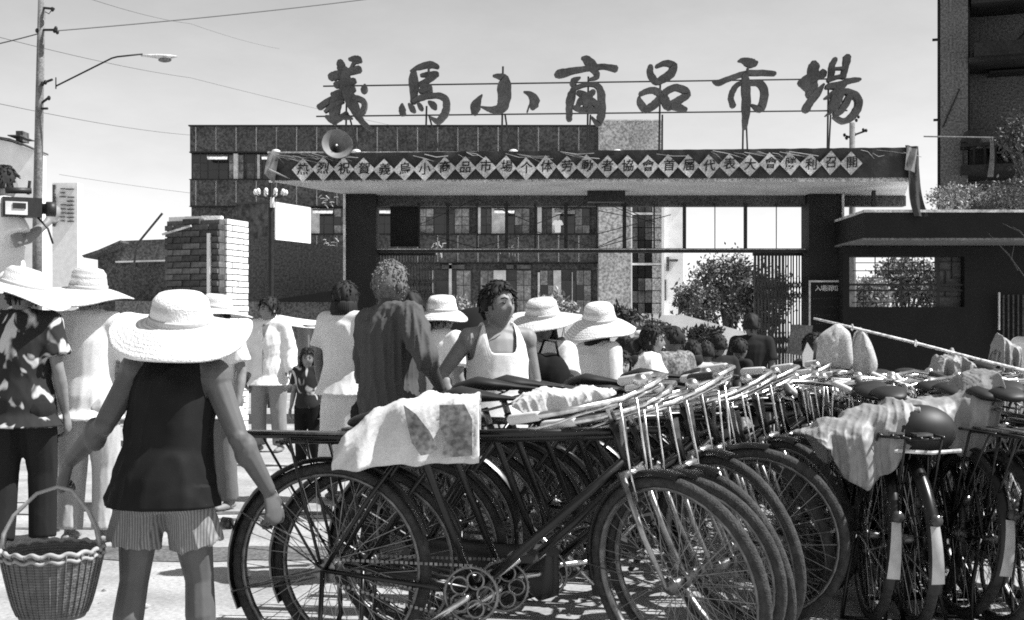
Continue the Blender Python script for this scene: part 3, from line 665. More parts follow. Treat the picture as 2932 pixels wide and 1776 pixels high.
for px in (674, 1545, 1196, 1370): bbox(px-6, px+6, (440 if px == 674 else 594), (512 if px == 674 else 669), .05, .27, 'white_pier', M_joint)
for a, b in ((1450, 1470), (1480, 1520), (1265, 1330)): bbox(a, b, 758, 770, .1, .3, 'vent_pane', M_curtain2)
bbox(1285, 1293, 755, 904, .1, .27, 'white_pier', M_joint); bbox(1540, 1546, 780, 904, .1, .27, 'white_pier', M_joint); bbox(1638, 1640, 780, 904, .1, .27, 'white_pier', M_joint)
# slogan characters on the spandrel panels (worn, only partly legible)
for px, py, n, ch in ((935, 568, 1, '品'), (938, 697, 1, '质'), (1262, 706, 1, '第'), (1453, 706, 1, '一')):
    mb = MB(); rr2 = random.Random(px)
    for k in range(13):
        x0, z0 = rr2.uniform(-22, 22), rr2.uniform(-20, 20); a_ = rr2.choice((0, 0, 90, 90, 45, 135)); L = rr2.uniform(8, 16)
        p = P(px+x0, py+z0, BD-.10-.003*k)-bg_; q = P(px+x0+L*math.cos(R(a_)), py+z0+L*math.sin(R(a_)), BD-.10-.003*k)-bg_
        mb.tube([p, (p+q)/2+Vector((0, 0, .03)), q], .022, 4)
    mb.build('worn_lettering', M_palewall, bb)
sh = MB().prism([(-.2, .62), (-.07, .66), (0, .6), (.07, .66), (.2, .62), (.3, .42), (.2, .36), (.16, .42), (.15, 0), (-.15, 0), (-.16, .42), (-.2, .36), (-.3, .42)], -.04, .04).build('hanging_shirt', M_white, None, loc=P(1597, 666, BD-.4))
tag(sh, 'small white shirt hung out at a window of the building behind the gate', 'shirt')
# stair tower
bbox(1712, 1806, 352, 1012, -.6, 8, 'stair_tower_wall', M_palewall)
bbox(1806, 1893, 352, 470, -.55, 8, 'tower_head', M_palewall)
bbox(1806, 1893, 470, 1012, .2, 8, 'tower_recess', M_facade2)
bbox(1710, 1895, 349, 352, -.7, 8.2, 'tower_coping', M_joint)
for r_ in range(12):
    for c in range(4):
        m = (M_curtain if rw.random() < .9 else M_curtain2) if c == 3 else rw.choice((M_glass, M_curtain2, M_glass, M_curtain2, M_curtain if rw.random() < .25 else M_glass))
        x0 = 1807+c*20 if c < 3 else 1867; x1 = x0+18 if c < 3 else 1893
        if c == 3: m = M_palewall
        bbox(x0, x1, 474+r_*36, 474+r_*36+33.5, -.1, .19, 'pane', m)
bbox(1803, 1807, 470, 1012, -.62, .1, 'white_jamb', M_white); bbox(1893, 1900, 470, 1012, -.3, 8, 'white_jamb', M_white)
for k in range(4): bbox(1806, 1893, 470+k*144+140, 470+k*144+146, -.2, .18, 'landing', M_joint)
ann = empty('annex', (PX(1930, BD+1), BD+1, 0), 0, 'narrow whitewashed annex with small eaves beside the stair tower', 'building')
def abox(a, b, y0, y1, d0, d1, nm, m):
    mb = MB().box(PX(a, BD), PX(b, BD), BD+d0, BD+d1, PZ(y1, BD), PZ(y0, BD)); o_ = ann.location; mb.v = [(x-o_.x, y-o_.y, z-o_.z) for x, y, z in mb.v]; return mb.build(nm, m, ann)
abox(1901, 1960, 585, 1012, .5, 8, 'wall', M_white); abox(1911, 1918, 735, 775, .3, .49, 'slit_window', M_facade2); abox(1906, 1910, 800, 860, .35, .49, 'slit_window', M_facade2); abox(1918, 1942, 742, 748, .1, .49, 'eave', M_facade2); abox(1899, 1962, 580, 585, .4, 8.1, 'coping', M_white)

# ================================================================ yard beyond the gate: white wall, trees, hedges
def low_wall(name, label, pts, d, th, m):
    mb = MB(); poly = [(PX(px, d), PZ(py, d)) for px, py in pts]; poly = poly+[(poly[-1][0], -0.5), (poly[0][0], -0.5)]
    mb.prism(poly, d, d+th); o = mb.build(name, m); o.data.transform(Matrix.Translation((-poly[0][0], -d, .5))); o.location = (poly[0][0], d, -.5); tag(o, label, 'wall'); return o
low_wall('garden_wall', 'sunlit white garden wall sloping down seen through the gate', [(1240, 925), (1500, 915), (1700, 902), (1960, 903), (2150, 955), (2160, 975)], 42, .6, M_white)
low_wall('garden_wall', 'pale low wall behind the heads of the crowd in the gateway', [(1930, 985), (2330, 990)], 30, .4, M_white)
def treep(label, px, py, d, rx, rz_, n, size, m, seed, group, ry=None, trunk=.12):
    c = at(px, py, d); rx = rx/FPX*d; rz_ = rz_/FPX*d
    return bush('broadleaf_tree', label, c, rx, ry or rx, rz_, n, size, m, 'tree', group, stems=9, clumps=26, trunk=trunk, base=(c[0], c[1], ground_z(c[0], d)), seed=seed)
treep('tallest bushy tree seen through the gate opening', 2080, 830, 50, 90, 80, 5200, .19, M_leaf, 31, 'trees beyond the gate')
treep('low dense tree beside the white annex seen through the gate', 1995, 872, 48, 60, 60, 3000, .18, M_leaf, 32, 'trees beyond the gate')
treep('dark tree close behind the right folding gate', 2180, 860, 47, 75, 75, 3600, .19, M_leaf_d, 33, 'trees beyond the gate')
treep('round tree seen through the gatehouse window', 2590, 805, 46, 75, 62, 4200, .16, M_leaf, 34, 'trees beyond the gate')
treep('small tree at the left of the gatehouse window', 2490, 845, 44, 62, 48, 3000, .16, M_leaf_l, 35, 'trees beyond the gate')
treep('slim tree at the right of the gatehouse window', 2690, 840, 45, 60, 65, 2600, .16, M_leaf, 36, 'trees beyond the gate')
for i, (px, py, d, rx, rz_, n, m, lb) in enumerate(((1320, 885, 40, 55, 26, 900, M_leaf_l, 'pale leafy shrub under the windows left of the man in the vest'), (1570, 885, 38, 75, 34, 1500, M_leaf_l, 'large pale leafy shrub under the windows right of the man in the vest'), (1790, 905, 36, 60, 24, 700, M_leaf_d, 'dark shrub in front of the stair tower'),
        (1870, 935, 34, 45, 20, 500, M_leaf, 'sparse low shrub right of the straw hats near the gate'), (2010, 955, 33, 45, 18, 800, M_leaf_d, 'dark hedge plant under the sloping white wall'), (1690, 925, 36, 30, 20, 500, M_leaf_d, 'little dark shrub left of the stair tower'))):
    c = at(px, py, d); bush('garden_shrub', lb, c, rx/FPX*d, rx/FPX*d, rz_/FPX*d, n, .17, m, 'shrub', 'shrubs before the building', base=(c[0], c[1], ground_z(c[0], d)), seed=60+i, trunk=.03)
# ================================================================ left: sheds, brick pillar, block, lamp
shed = empty('market_shed', (PX(600, 24), 24, 0), 0, 'long low dark shed wall behind the brick pillar', 'building')
def spoly(pts, d, th, nm, m, zbot=None):
    poly = [(PX(px, d)-shed.location.x, PZ(py, d)) for px, py in pts]
    if zbot is not None: poly += [(poly[-1][0], zbot), (poly[0][0], zbot)]
    return MB().prism(poly, d-24, d-24+th).build(nm, m, shed)
M_shed = mat('shed_render', 0.055, .9, var=.25, scale=.8, speck=.5, sscale=26); M_shed2 = mat('shed_roofing', .085, .9, var=.25, scale=.8, speck=.5, sscale=26)
spoly([(700, 680), (760, 683), (985, 708), (1040, 712)], 24, .3, 'wall', M_shed, 0)
spoly([(280, 720), (345, 690), (500, 684), (705, 684)], 24.4, .3, 'gable_wall', M_shed2, 0)
spoly([(232, 732), (280, 716), (345, 688), (345, 694), (290, 722), (240, 738)], 23.9, .8, 'verge', M_shed2)
spoly([(330, 748), (700, 738), (700, 742), (330, 752)], 24.2, .2, 'eaves_strip', M_joint)
spoly([(755, 862), (985, 828), (1060, 822), (1060, 866)], 23.4, .5, 'dark_awning', M_ink)
spoly([(330, 862), (1060, 866)], 23.7, .3, 'plinth', mat('plinth_render', .13, .9, var=.2, scale=1, speck=.5, sscale=26), 0)
st = MB().tube([P(392, 700, 23)-P(392, 700, 23), P(465, 611, 23)-P(392, 700, 23)], .022, 6).build('leaning_pole', M_bark, None, loc=P(392, 700, 23)); tag(st, 'thin pole sticking up obliquely over the shed roof', 'pole')
MB().tube([(0, 0, 0), (-.45, .9, -1.2)], .02, 6).build('pole_foot', M_bark, st)
# block; sunlight on its side is painted in as a white face
blk = empty('stair_block', (PX(785, 32), 32, 0), R(-24), 'grey block with sunlight painted white on its side wall above the shed', 'building')
MB().box(-.62, .56, -.8, .8, 0, PZ(592, 32)).build('wall', M_facade2, blk); MB().box(.561, .60, -.79, .79, 0.01, PZ(590, 32)).build('painted_lit_side', M_white, blk)
MB().box(-.65, .55, -.84, .84, PZ(592, 32), PZ(592, 32)+.05).build('coping', M_frame, blk)

# brick gate pillar, brick by brick
bp = empty('brick_pillar', (PX(592, 13), 13.0, 0), R(-20), 'free-standing brick pillar with one sunlit side at the left', 'pillar')
bw_, bdp, bh = 0.66, 0.52, PZ(632, 13)
MB().box(-bw_/2+.012, bw_/2-.012, -bdp/2+.012, bdp/2-.012, 0, bh-.02).build('mortar_core', M_mortar, bp)
meshes = {}
def brick(L, Dp, m, k):
    key = (round(L, 3), round(Dp, 3), m.name)
    if key not in meshes: meshes[key] = MB().box(-L/2, L/2, -Dp/2, Dp/2, -.026, .026).mesh('brick', m)
    return meshes[key]
M_bw = mat('brick_painted_sunlit', .8, .9, var=.15, scale=16, bump=.4)  # pale copy of the brick, sunlight on the side painted into its colour
rk = random.Random(8); course = 0; z = bh-.03
while z > 0.03:
    off = (course % 2)*.115; xs = []; x = -bw_/2
    first = True
    while x < bw_/2-.01:
        L = (.105 if (course % 2 and first) else .215); L = min(L, bw_/2-x); first = False
        if L > .03:
            if not (course == 0 and rk.random() < .25):
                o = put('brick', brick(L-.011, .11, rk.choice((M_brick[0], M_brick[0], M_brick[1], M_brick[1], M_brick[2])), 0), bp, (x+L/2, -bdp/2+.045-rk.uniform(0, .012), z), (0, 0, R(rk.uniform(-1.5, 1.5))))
        x += L
    y = -bdp/2+.105; first = True
    while y < bdp/2-.01:
        L = .105 if (course % 2 and first) else .215; L = min(L, bdp/2-y); first = False
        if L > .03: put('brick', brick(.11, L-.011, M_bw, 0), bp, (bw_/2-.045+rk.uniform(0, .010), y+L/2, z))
        y += L
    z -= .064; course += 1
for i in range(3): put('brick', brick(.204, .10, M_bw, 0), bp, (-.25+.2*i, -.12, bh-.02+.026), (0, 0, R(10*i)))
MB().box(bw_*.30, bw_*.30+.035, -bdp/2-.035, -bdp/2-.005, 1.1, bh-.16).build('white_batten', M_white, bp)
MB().bar((-.33, -bdp/2-.05, bh-.16), (0.02, -bdp/2-.05, bh-.08), .02).build('pale_lath', M_trim, bp)

# cluster street lamp with globes
ld = 19; cl_ = empty('globe_lamp', (PX(775, ld), ld, 0), 0, 'ornamental lamp post with a ring of small white globes', 'street lamp')
lz = PZ(551, ld)
MB().tube([(0, 0, 0), (0, 0, lz-.25), (0, 0, lz), (0, 0, PZ(520, ld))], [.05, .04, .03, .02], 10).build('post', M_iron, cl_)
MB().tube([(.03, -.03, PZ(595, ld)), (.03, -.03, PZ(566, ld))], .035, 10).build('white_collar', M_white, cl_)
M_globe = mat('opal_globe', .8, .3, var=.03)
for k in range(10):
    a = 2*math.pi*k/10+.2; x, y = .23*math.cos(a), .23*math.sin(a)
    MB().tube([(0, 0, lz-.12), (x*.6, y*.6, lz-.07), (x, y, lz-.05)], .008, 5).build('arm', M_iron, cl_)
    MB().ell((x, y, lz), (.033, .033, .045), 10, 8).build('globe', M_globe, cl_, smooth=True)
MB().ell((0, 0, PZ(517, ld)), (.03, .03, .05), 10, 8).build('globe', M_globe, cl_, smooth=True)

# far pale houses at the left
hs = empty('white_house', (PX(20, 60), 60, 0), 0, 'sunlit white house with low pitched roof and chimney at the far left', 'house')
def hpoly(pts, d0, d1, nm, m, z0=None):
    poly = [(PX(px, 60)-hs.location.x, PZ(py, 60)) for px, py in pts]
    if z0 is not None: poly += [(poly[-1][0], z0), (poly[0][0], z0)]
    return MB().prism(poly, d0, d1).build(nm, m, hs)
hpoly([(-120, 425), (-20, 396), (35, 408), (98, 432)], 0, 1.5, 'wall', M_white, 0)
hpoly([(-125, 422), (-20, 390), (36, 399), (101, 427), (101, 432), (35, 405), (-20, 395), (-125, 428)], -.3, 1.7, 'roof_edge', M_facade2)
hpoly([(38, 372), (58, 372), (58, 402), (38, 400)], .3, 1.1, 'chimney', M_facade2); hpoly([(26, 388), (62, 388), (62, 391), (26, 391)], -.2, 1.6, 'chimney_shelf', M_facade2)
fb = empty('tower_block', (PX(185, 120), 120, 0), 0, 'far white block with columns of tiny window ledges left of the shed', 'building')
def fbox(a, b, y0, y1, d0, d1, nm, m):
    mb = MB().box(PX(a, 120)-fb.location.x, PX(b, 120)-fb.location.x, d0, d1, PZ(y1, 120), PZ(y0, 120)); return mb.build(nm, m, fb)
fbox(150, 222, 524, 1000, 0, 1.5, 'wall', M_white)
rf = random.Random(6)
for k in range(24): fbox(153, 153+rf.uniform(4, 9), 530+k*5, 534+k*5, -.3, -.01, 'stair_louvre', M_facade2)
for k in range(9): 
    if rf.random() < .9: fbox(172+rf.uniform(0, 5), 186+rf.uniform(0, 4), 540+k*11.5, 542.5+k*11.5, -.3, -.01, 'ledge', M_shed2)
    if rf.random() < .9: fbox(190+rf.uniform(0, 6), 213, 541+k*11.5, 544+k*11.5, -.3, -.01, 'ledge', M_facade2)

# utility pole, street lamp arm and wires on the left
ud = 20; up = empty('utility_pole', (PX(106, ud), ud, 0), 0, 'tall concrete utility pole with street lamp arm at the left', 'utility pole')
def ul(px, py, dd=0): return P(px, py, ud+dd)-up.location
MB().tube([(0, 0, 0), ul(107, 640), ul(113, 300), ul(121, -60)], [.085, .075, .066, .056], 12).build('pole', M_conc, up, smooth=True)
MB().tube([ul(160, 247, -.1), ul(320, 167, -.1), ul(335, 163, -.1), ul(408, 155, -.1)], .014, 8).build('lamp_arm', M_iron, up, smooth=True)
hm = MB().tube([ul(404, 160, -.1), ul(425, 160, -.1), ul(455, 162, -.1), ul(485, 163, -.1), ul(508, 162, -.1)], [.02, .035, .06, .055, .012], 12, sq=(1.3, .62), side=(0, 1, 0)).build('lamp_head', M_trim, up, smooth=True)
MB().ell(ul(472, 172, -.1), (.11, .06, .04), 12, 8).build('lamp_bowl', M_conc, hm, smooth=True)
for a, b in (((116, 22), (155, 26)), ((112, 86), (160, 86)), ((113, 242), (150, 228)), ((113, 300), (142, 278)), ((112, 312), (136, 311))):
    MB().tube([ul(*a), ul(*b, -.1)], .02, 6).build('crossarm', M_iron, up)
for q in ((150, 27), (156, 88), (160, 82), (164, 92), (106, 88), (122, 240), (130, 236), (140, 281)):
    MB().ell(ul(q[0], q[1], -.06), (.03, .03, .04), 8, 6).build('insulator', M_iron, up, smooth=True)
MB().tube([ul(122, 30), ul(140, 40), ul(150, 27)], .008, 5).build('brace', M_iron, up)
MB().tube([ul(160, 222, -.1), ul(160, 255, -.1)], .01, 5).build('arm_bracket', M_iron, up)
def wire(label, pts, r_):
    o = P(*pts[0]); n = 24; q = []
    for i in range(len(pts)-1):
        a, b = P(*pts[i]), P(*pts[i+1])
        for k in range(n): t = k/n; q.append(a.lerp(b, t)-Vector((0, 0, .012*(b-a).length*4*t*(1-t)*.35))-o)
    q.append(P(*pts[-1])-o); w = MB().tube(q, r_, 5).build('overhead_wire', M_iron, None, loc=o); tag(w, label, 'wire', 'overhead wires')
wire('thick overhead wire running from the pole to the upper right', [(164, 88, 20), (1050, -2, 26), (1500, -52, 30)], .011)
wire('thick wire from the pole to the left frame edge', [(112, 96, 20), (-120, 150, 17)], .010)
wire('faint wire crossing behind the pole below the thick wire', [(-60, 92, 34), (545, 223, 62), (1180, 372, 75)], .008)
wire('faint wire in the sky at the top left', [(200, -22, 34), (545, 68, 62), (800, 140, 90)], .007)
wire('faint wire reaching the roof corner of the long building', [(-60, 285, 34), (545, 387, 66)], .008)
wire('faint wire low over the shed reaching the long building', [(170, 500, 60), (545, 553, 66)], .008)
# far pole behind the canopy at the right
fpd = 40; fp = empty('far_utility_pole', (PX(2441, fpd), fpd, ground_z(5, fpd)), 0, 'far concrete pole with insulators rising behind the right end of the canopy', 'utility pole')
def fl(px, py): return P(px, py, fpd)-fp.location
MB().tube([(0, 0, 0), fl(2440, 352)], [.14, .09], 10).build('pole', M_conc, fp, smooth=True)
for a, b in (((2420, 396), (2476, 376)), ((2422, 390), (2440, 396))): MB().tube([fl(*a), fl(*b)], .035, 6).build('crossarm', M_iron, fp)
for q in ((2418, 387), (2424, 396), (2472, 372), (2480, 374), (2458, 335), (2452, 345), (2440, 372), (2448, 385), (2443, 356), (2438, 392)): MB().ell(fl(*q), (.05, .05, .06), 8, 6).build('insulator', M_iron, fp)
# ================================================================ bicycles
M_paint = mat('black_enamel', 0.005, 0.30, var=.3, scale=20, spec=.5)
M_chrome = mat('worn_chrome', 0.66, 0.28, metal=1.0, var=.4, scale=30)
M_steel = mat('dull_steel', 0.20, 0.38, metal=1.0, var=.35, scale=30)
M_fork = mat('scuffed_fork', 0.30, 0.35, metal=1.0, var=.6, scale=16)
M_rim = mat('tarnished_rim', 0.16, 0.4, metal=1.0, var=.4, scale=25)
M_tyre = mat('dusty_tyre', 0.040, 0.85, var=.45, scale=40, bump=.6, bscale=160)
M_grip = mat('pale_plastic_grip', 0.62, 0.5, var=.12, scale=20)
M_gripd = mat('dark_rubber_grip', 0.03, 0.6)
M_leather = mat('saddle_leather', 0.010, 0.55, var=.4, scale=18)
M_plate = mat('white_fender_paint', 0.40, 0.6, var=.3, scale=14)
M_refl = mat('reflector', 0.05, 0.2, var=.3, scale=60)
RH, BBp, FH = Vector((-.50, 0, .345)), Vector((0, 0, .285)), Vector((.665, 0, .345))
SEAT, HT, HBt = Vector((-.205, 0, .795)), Vector((.462, 0, .835)), Vector((.505, 0, .715))
AX = (HT-HBt).normalized()
def T(a, b, r0, r1=None, n=8): return MB().tube([a, b], [r0, r1 or r0], n)
def wheel_meshes():
    rim = MB().torus((0, 0, 0), .313, .013, 40, 6, sq=(1.25, .7)); rim.tube([(0, -.045, 0), (0, .045, 0)], [.018, .018], 10); rim.tube([(0, -.055, 0), (0, .055, 0)], .008, 6)
    rim.tube([(0, -.036, 0), (0, -.030, 0)], .030, 12); rim.tube([(0, .030, 0), (0, .036, 0)], .030, 12)
    tyre = MB().torus((0, 0, 0), .334, .0195, 48, 10)
    sp = MB()
    for i in range(36):
        a = 2*math.pi*i/36; s = 1 if i % 2 else -1; tw_ = .42 if (i//2) % 2 else -.42
        sp.tube([(.028*math.cos(a+tw_*2.5), s*.033, .028*math.sin(a+tw_*2.5)), (.303*math.cos(a), 0, .303*math.sin(a))], .0014, 3, cap=False)
    return rim.mesh('rim', M_rim, True), tyre.mesh('tyre', M_tyre, True), sp.mesh('spokes', M_steel)
ME_rim, ME_tyre, ME_spokes = wheel_meshes()
def fender(c, a0, a1, tail=False):
    mb = MB(); n = 22
    def fn(u, v):
        a = R(a0+(a1-a0)*u); w = (v-.5)*2; r_ = .372-.016*abs(w)**2.2
        return (c.x+r_*math.cos(a), w*.027, c.z+r_*math.sin(a))
    return mb.grid(n, 6, fn)
def arcp(c, r_, a, y=0): return Vector((c.x+r_*math.cos(R(a)), y, c.z+r_*math.sin(R(a))))
def bike_parts():
    A = {}
    f = MB().tube([SEAT, HT+Vector((-.012, 0, -.02))], .0145, 8); f.tube([BBp, HBt+Vector((.0, 0, .02))], .016, 8); f.tube([BBp, SEAT, SEAT+(SEAT-BBp).normalized()*.03], .0148, 8)
    f.tube([HT+AX*.012, HBt-AX*.012], .019, 10); f.tube([BBp+Vector((0, -.045, 0)), BBp+Vector((0, .045, 0))], .022, 10)
    for s in (-1, 1):
        f.tube([BBp+Vector((-.03, s*.025, 0)), Vector((-.25, s*.045, .315)), RH+Vector((0, s*.062, 0))], [.011, .010, .008], 6)
        f.tube([SEAT+Vector((0, s*.018, -.005)), Vector((-.36, s*.05, .57)), RH+Vector((0, s*.062, 0))], [.009, .009, .007], 6)
    A['frame'] = f.mesh('frame', M_paint, True)
    f2 = MB().tube([BBp.lerp(SEAT, .55), HT+Vector((.0, 0, -.03))], .0145, 8); f2.tube([BBp, HBt+Vector((.0, 0, .02))], .016, 8); f2.tube([BBp, SEAT, SEAT+(SEAT-BBp).normalized()*.03], .0148, 8)
    f2.tube([HT+AX*.012, HBt-AX*.012], .019, 10); f2.tube([BBp+Vector((0, -.045, 0)), BBp+Vector((0, .045, 0))], .022, 10)
    for s in (-1, 1):
        f2.tube([BBp+Vector((-.03, s*.025, 0)), Vector((-.25, s*.045, .315)), RH+Vector((0, s*.062, 0))], [.011, .010, .008], 6)
        f2.tube([SEAT+Vector((0, s*.018, -.005)), Vector((-.36, s*.05, .57)), RH+Vector((0, s*.062, 0))], [.009, .009, .007], 6)
    A['frame2'] = f2.mesh('frame', M_paint, True)
    A['chain_case'] = MB().tube([(-.54, -.056, .345), (-.45, -.056, .345), (-.05, -.056, .30), (0, -.056, .285), (.06, -.056, .285)], [.05, .055, .085, .108, .08], 16, sq=(.12, 1), side=(0, 1, 0)).mesh('chain_case', M_paint, True)
    A['rack_roll'] = MB().tube([(-.74, 0, .845), (-.60, .005, .85), (-.46, 0, .845)], [.045, .055, .045], 12, sq=(1.2, .9), side=(0, 1, 0), rnd=True).mesh('rolled_cloth', mat('rolled_sacking', .16, .9, var=.4, scale=14, bump=.5, bscale=40), True)
    for s, nm in ((-1, 'grip_rd'), (1, 'grip_ld')):
        hb0 = HT+AX*.06+Vector((.055, 0, .035)); A[nm] = MB().tube([hb0+Vector((-.10, s*.275, .004)), hb0+Vector((-.15, s*.273, -.007)), hb0+Vector((-.225, s*.268, -.024))], [.0155, .0165, .0175], 10, rnd=True).mesh('grip', M_gripd, True)
    A['saddle'] = MB().tube([(-.375, 0, .928), (-.33, 0, .938), (-.26, 0, .932), (-.18, 0, .925), (-.11, 0, .92)], [.064, .080, .060, .032, .02], 14, sq=(1, .36), side=(0, 1, 0), rnd=True).mesh('saddle', M_leather, True)
    sp = MB()
    for s in (-1, 1):
        for x in (-.35,): sp.tube([(x+.02*math.sin(k*1.6), s*.05+.02*math.cos(k*1.6), .86+.008*k) for k in range(9)], .0035, 5)
        sp.tube([(-.36, s*.05, .868), (-.22, s*.02, .878), (-.12, 0, .905)], .005, 5)
    sp.tube([SEAT, (-.235, 0, .885)], .0125, 8)
    A['saddle_springs'] = sp.mesh('saddle_springs', M_steel, True)
    rk_ = MB(); 
    for y in (-.065, -.02, .02, .065): rk_.tube([(-.30, y*.6, .775), (-.36, y, .785), (-.82, y, .785)], .0055, 6)
    for x in (-.45, -.62, -.80): rk_.tube([(x, -.068, .779), (x, .068, .779)], .0055, 6)
    for s in (-1, 1):
        rk_.tube([(-.62, s*.07, .782), RH+Vector((-.01, s*.068, .02))], .006, 6); rk_.tube([(-.78, s*.07, .782), RH+Vector((-.02, s*.068, .02))], .005, 6)
    A['rack'] = rk_.mesh('rack', M_paint, True)
    A['rack_clip'] = MB().box(-.80, -.42, -.03, .03, .792, .800).mesh('rack_clip', M_steel)
    A['rear_fender'] = fender(RH, 20, 205).mesh('rear_fender', M_paint, True)
    A['front_fender'] = fender(FH, 82, 190).mesh('front_fender', M_paint, True)
    st = MB()
    for s in (-1, 1):
        st.tube([RH+Vector((0, s*.062, 0)), arcp(RH, .36, 150, s*.026)], .003, 4); st.tube([RH+Vector((0, s*.062, 0)), arcp(RH, .36, 195, s*.026)], .003, 4)
    A['fender_stay'] = st.mesh('fender_stay', M_steel)
    st = MB()
    for s in (-1, 1): st.tube([FH+Vector((0, s*.05, 0)), arcp(FH, .36, 180, s*.026)], .003, 4)
    A['front_stay'] = st.mesh('fender_stay', M_steel)
    A['fender_tail'] = MB().grid(6, 4, lambda u, v: (arcp(RH, .378+.004*math.cos((v-.5)*3), 163+34*u).x, (v-.5)*(.036+.014*u), arcp(RH, .378, 163+34*u).z)).mesh('fender_tail', M_plate, True)
    p = arcp(RH, .392, 160); A['reflector'] = MB().tube([p+Vector((.01, 0, 0)), p+Vector((-.022, 0, 0))], [.020, .023], 12).mesh('reflector', M_refl, True)
    fk = MB(); crown = HBt-AX*.03
    fk.tube([crown+Vector((0, -.05, 0)), crown+Vector((0, .05, 0))], .015, 8); fk.tube([crown, HBt+AX*.17], .012, 8)
    for s in (-1, 1): fk.tube([crown+Vector((0, s*.046, .005)), crown.lerp(FH, .55)+Vector((-.012, s*.05, 0)), FH+Vector((0, s*.05, 0))], [.012, .010, .007], 8)
    A['fork'] = fk.mesh('fork', M_fork, True)
    top = HT+AX*.06; hb = top+Vector((.055, 0, .035)); b_ = MB()
    b_.tube([HT+AX*.01, top, hb], [.013, .013, .013], 8)
    b_.tube([hb+Vector((-.19, -.27, -.018)), hb+Vector((-.09, -.275, .006)), hb+Vector((-.01, -.24, .022)), hb+Vector((.02, -.13, .018)), hb, hb+Vector((.02, .13, .018)), hb+Vector((-.01, .24, .022)), hb+Vector((-.09, .275, .006)), hb+Vector((-.19, .27, -.018))], .0112, 8)
    A['handlebar'] = b_.mesh('handlebar', M_chrome, True)
    for s, nm in ((-1, 'grip_r'), (1, 'grip_l')):
        A[nm] = MB().tube([hb+Vector((-.10, s*.275, .004)), hb+Vector((-.15, s*.273, -.007)), hb+Vector((-.225, s*.268, -.024))], [.0155, .0165, .0175], 10, rnd=True).mesh('grip', M_grip, True)
    lv = MB()
    for s in (-1, 1):
        lv.tube([hb+Vector((-.20, s*.262, -.055)), hb+Vector((-.12, s*.268, -.04)), hb+Vector((-.05, s*.25, -.02)), hb+Vector((.0, s*.20, .0)), hb+Vector((.03, s*.05, .0))], .0048, 5)
        lv.tube([hb+Vector((.03, s*.04, 0)), crown+Vector((.03, s*.04, .03)), crown+Vector((.04, s*.03, -.08))], .004, 5)
    A['brake_rod'] = lv.mesh('brake_rod', M_chrome, True)
    A['bell'] = MB().lathe([(.001, .03), (.014, .027), (.024, .015), (.026, .0), (.02, -.004)], 14, c=hb+Vector((.01, .09, .035))).mesh('bell', M_chrome, True)
    A['lamp_bracket'] = MB().box(HT.x+.03, HT.x+.036, -.014, .014, HT.z-.06, HT.z+.03).mesh('lamp_bracket', M_steel)
    cr = MB().torus((0, -.052, .285), .088, .006, 36, 6, sq=(.6, 1))
    for k in range(36):
        a = 2*math.pi*k/36; cr.box(.092*math.cos(a)-.003, .092*math.cos(a)+.003, -.054, -.050, .285+.092*math.sin(a)-.004, .285+.092*math.sin(a)+.004)
    for k in range(5):
        a = 2*math.pi*k/5; cr.torus((.048*math.cos(a), -.052, .285+.048*math.sin(a)), .028, .0045, 16, 5, sq=(.6, 1))
    A['chainring'] = cr.mesh('chainring', M_steel, True)
    for s, nm, an in ((-1, 'crank_r', 215), (1, 'crank_l', 35)):
        e = Vector((.165*math.cos(R(an)), s*.082, .285+.165*math.sin(R(an))))
        A[nm] = MB().tube([(0, s*.05, .285), (e.x*.1, s*.075, .285+(e.z-.285)*.1), e], [.012, .011, .009], 8).mesh('crank', M_chrome, True)
        pd = MB().box(e.x-.045, e.x+.045, e.y+(0 if s > 0 else -.095), e.y+(.095 if s > 0 else 0), e.z-.012, e.z+.012)
        A['pedal_'+nm[-1]] = pd.mesh('pedal', M_gripd)
    ch = MB()
    for (z0, z1) in ((.285+.094, RH.z+.036), (.285-.094, RH.z-.036)):
        for k in range(30):
            t = k/30; x = -.5*t; z = z0+(z1-z0)*t; ch.box(x-.0055, x+.0045, -.055, -.049, z-.0045, z+.0045)
    ch.box(-.5, -.49, -.0545, -.0495, RH.z-.04, RH.z+.04)
    A['chain'] = ch.mesh('chain', M_steel)
    A['sprocket'] = MB().tube([(RH.x, -.049, RH.z), (RH.x, -.055, RH.z)], .037, 16).mesh('sprocket', M_steel)
    ks = MB()
    for s in (-1, 1): ks.tube([RH+Vector((0, s*.075, 0)), Vector((-.50, s*.10, .17)), Vector((-.555, s*.125, .004))], .009, 6)
    ks.tube([(-.56, -.13, .006), (-.545, .13, .006)], .008, 6)
    A['stand'] = ks.mesh('stand', M_paint, True)
    return A
BP = bike_parts()
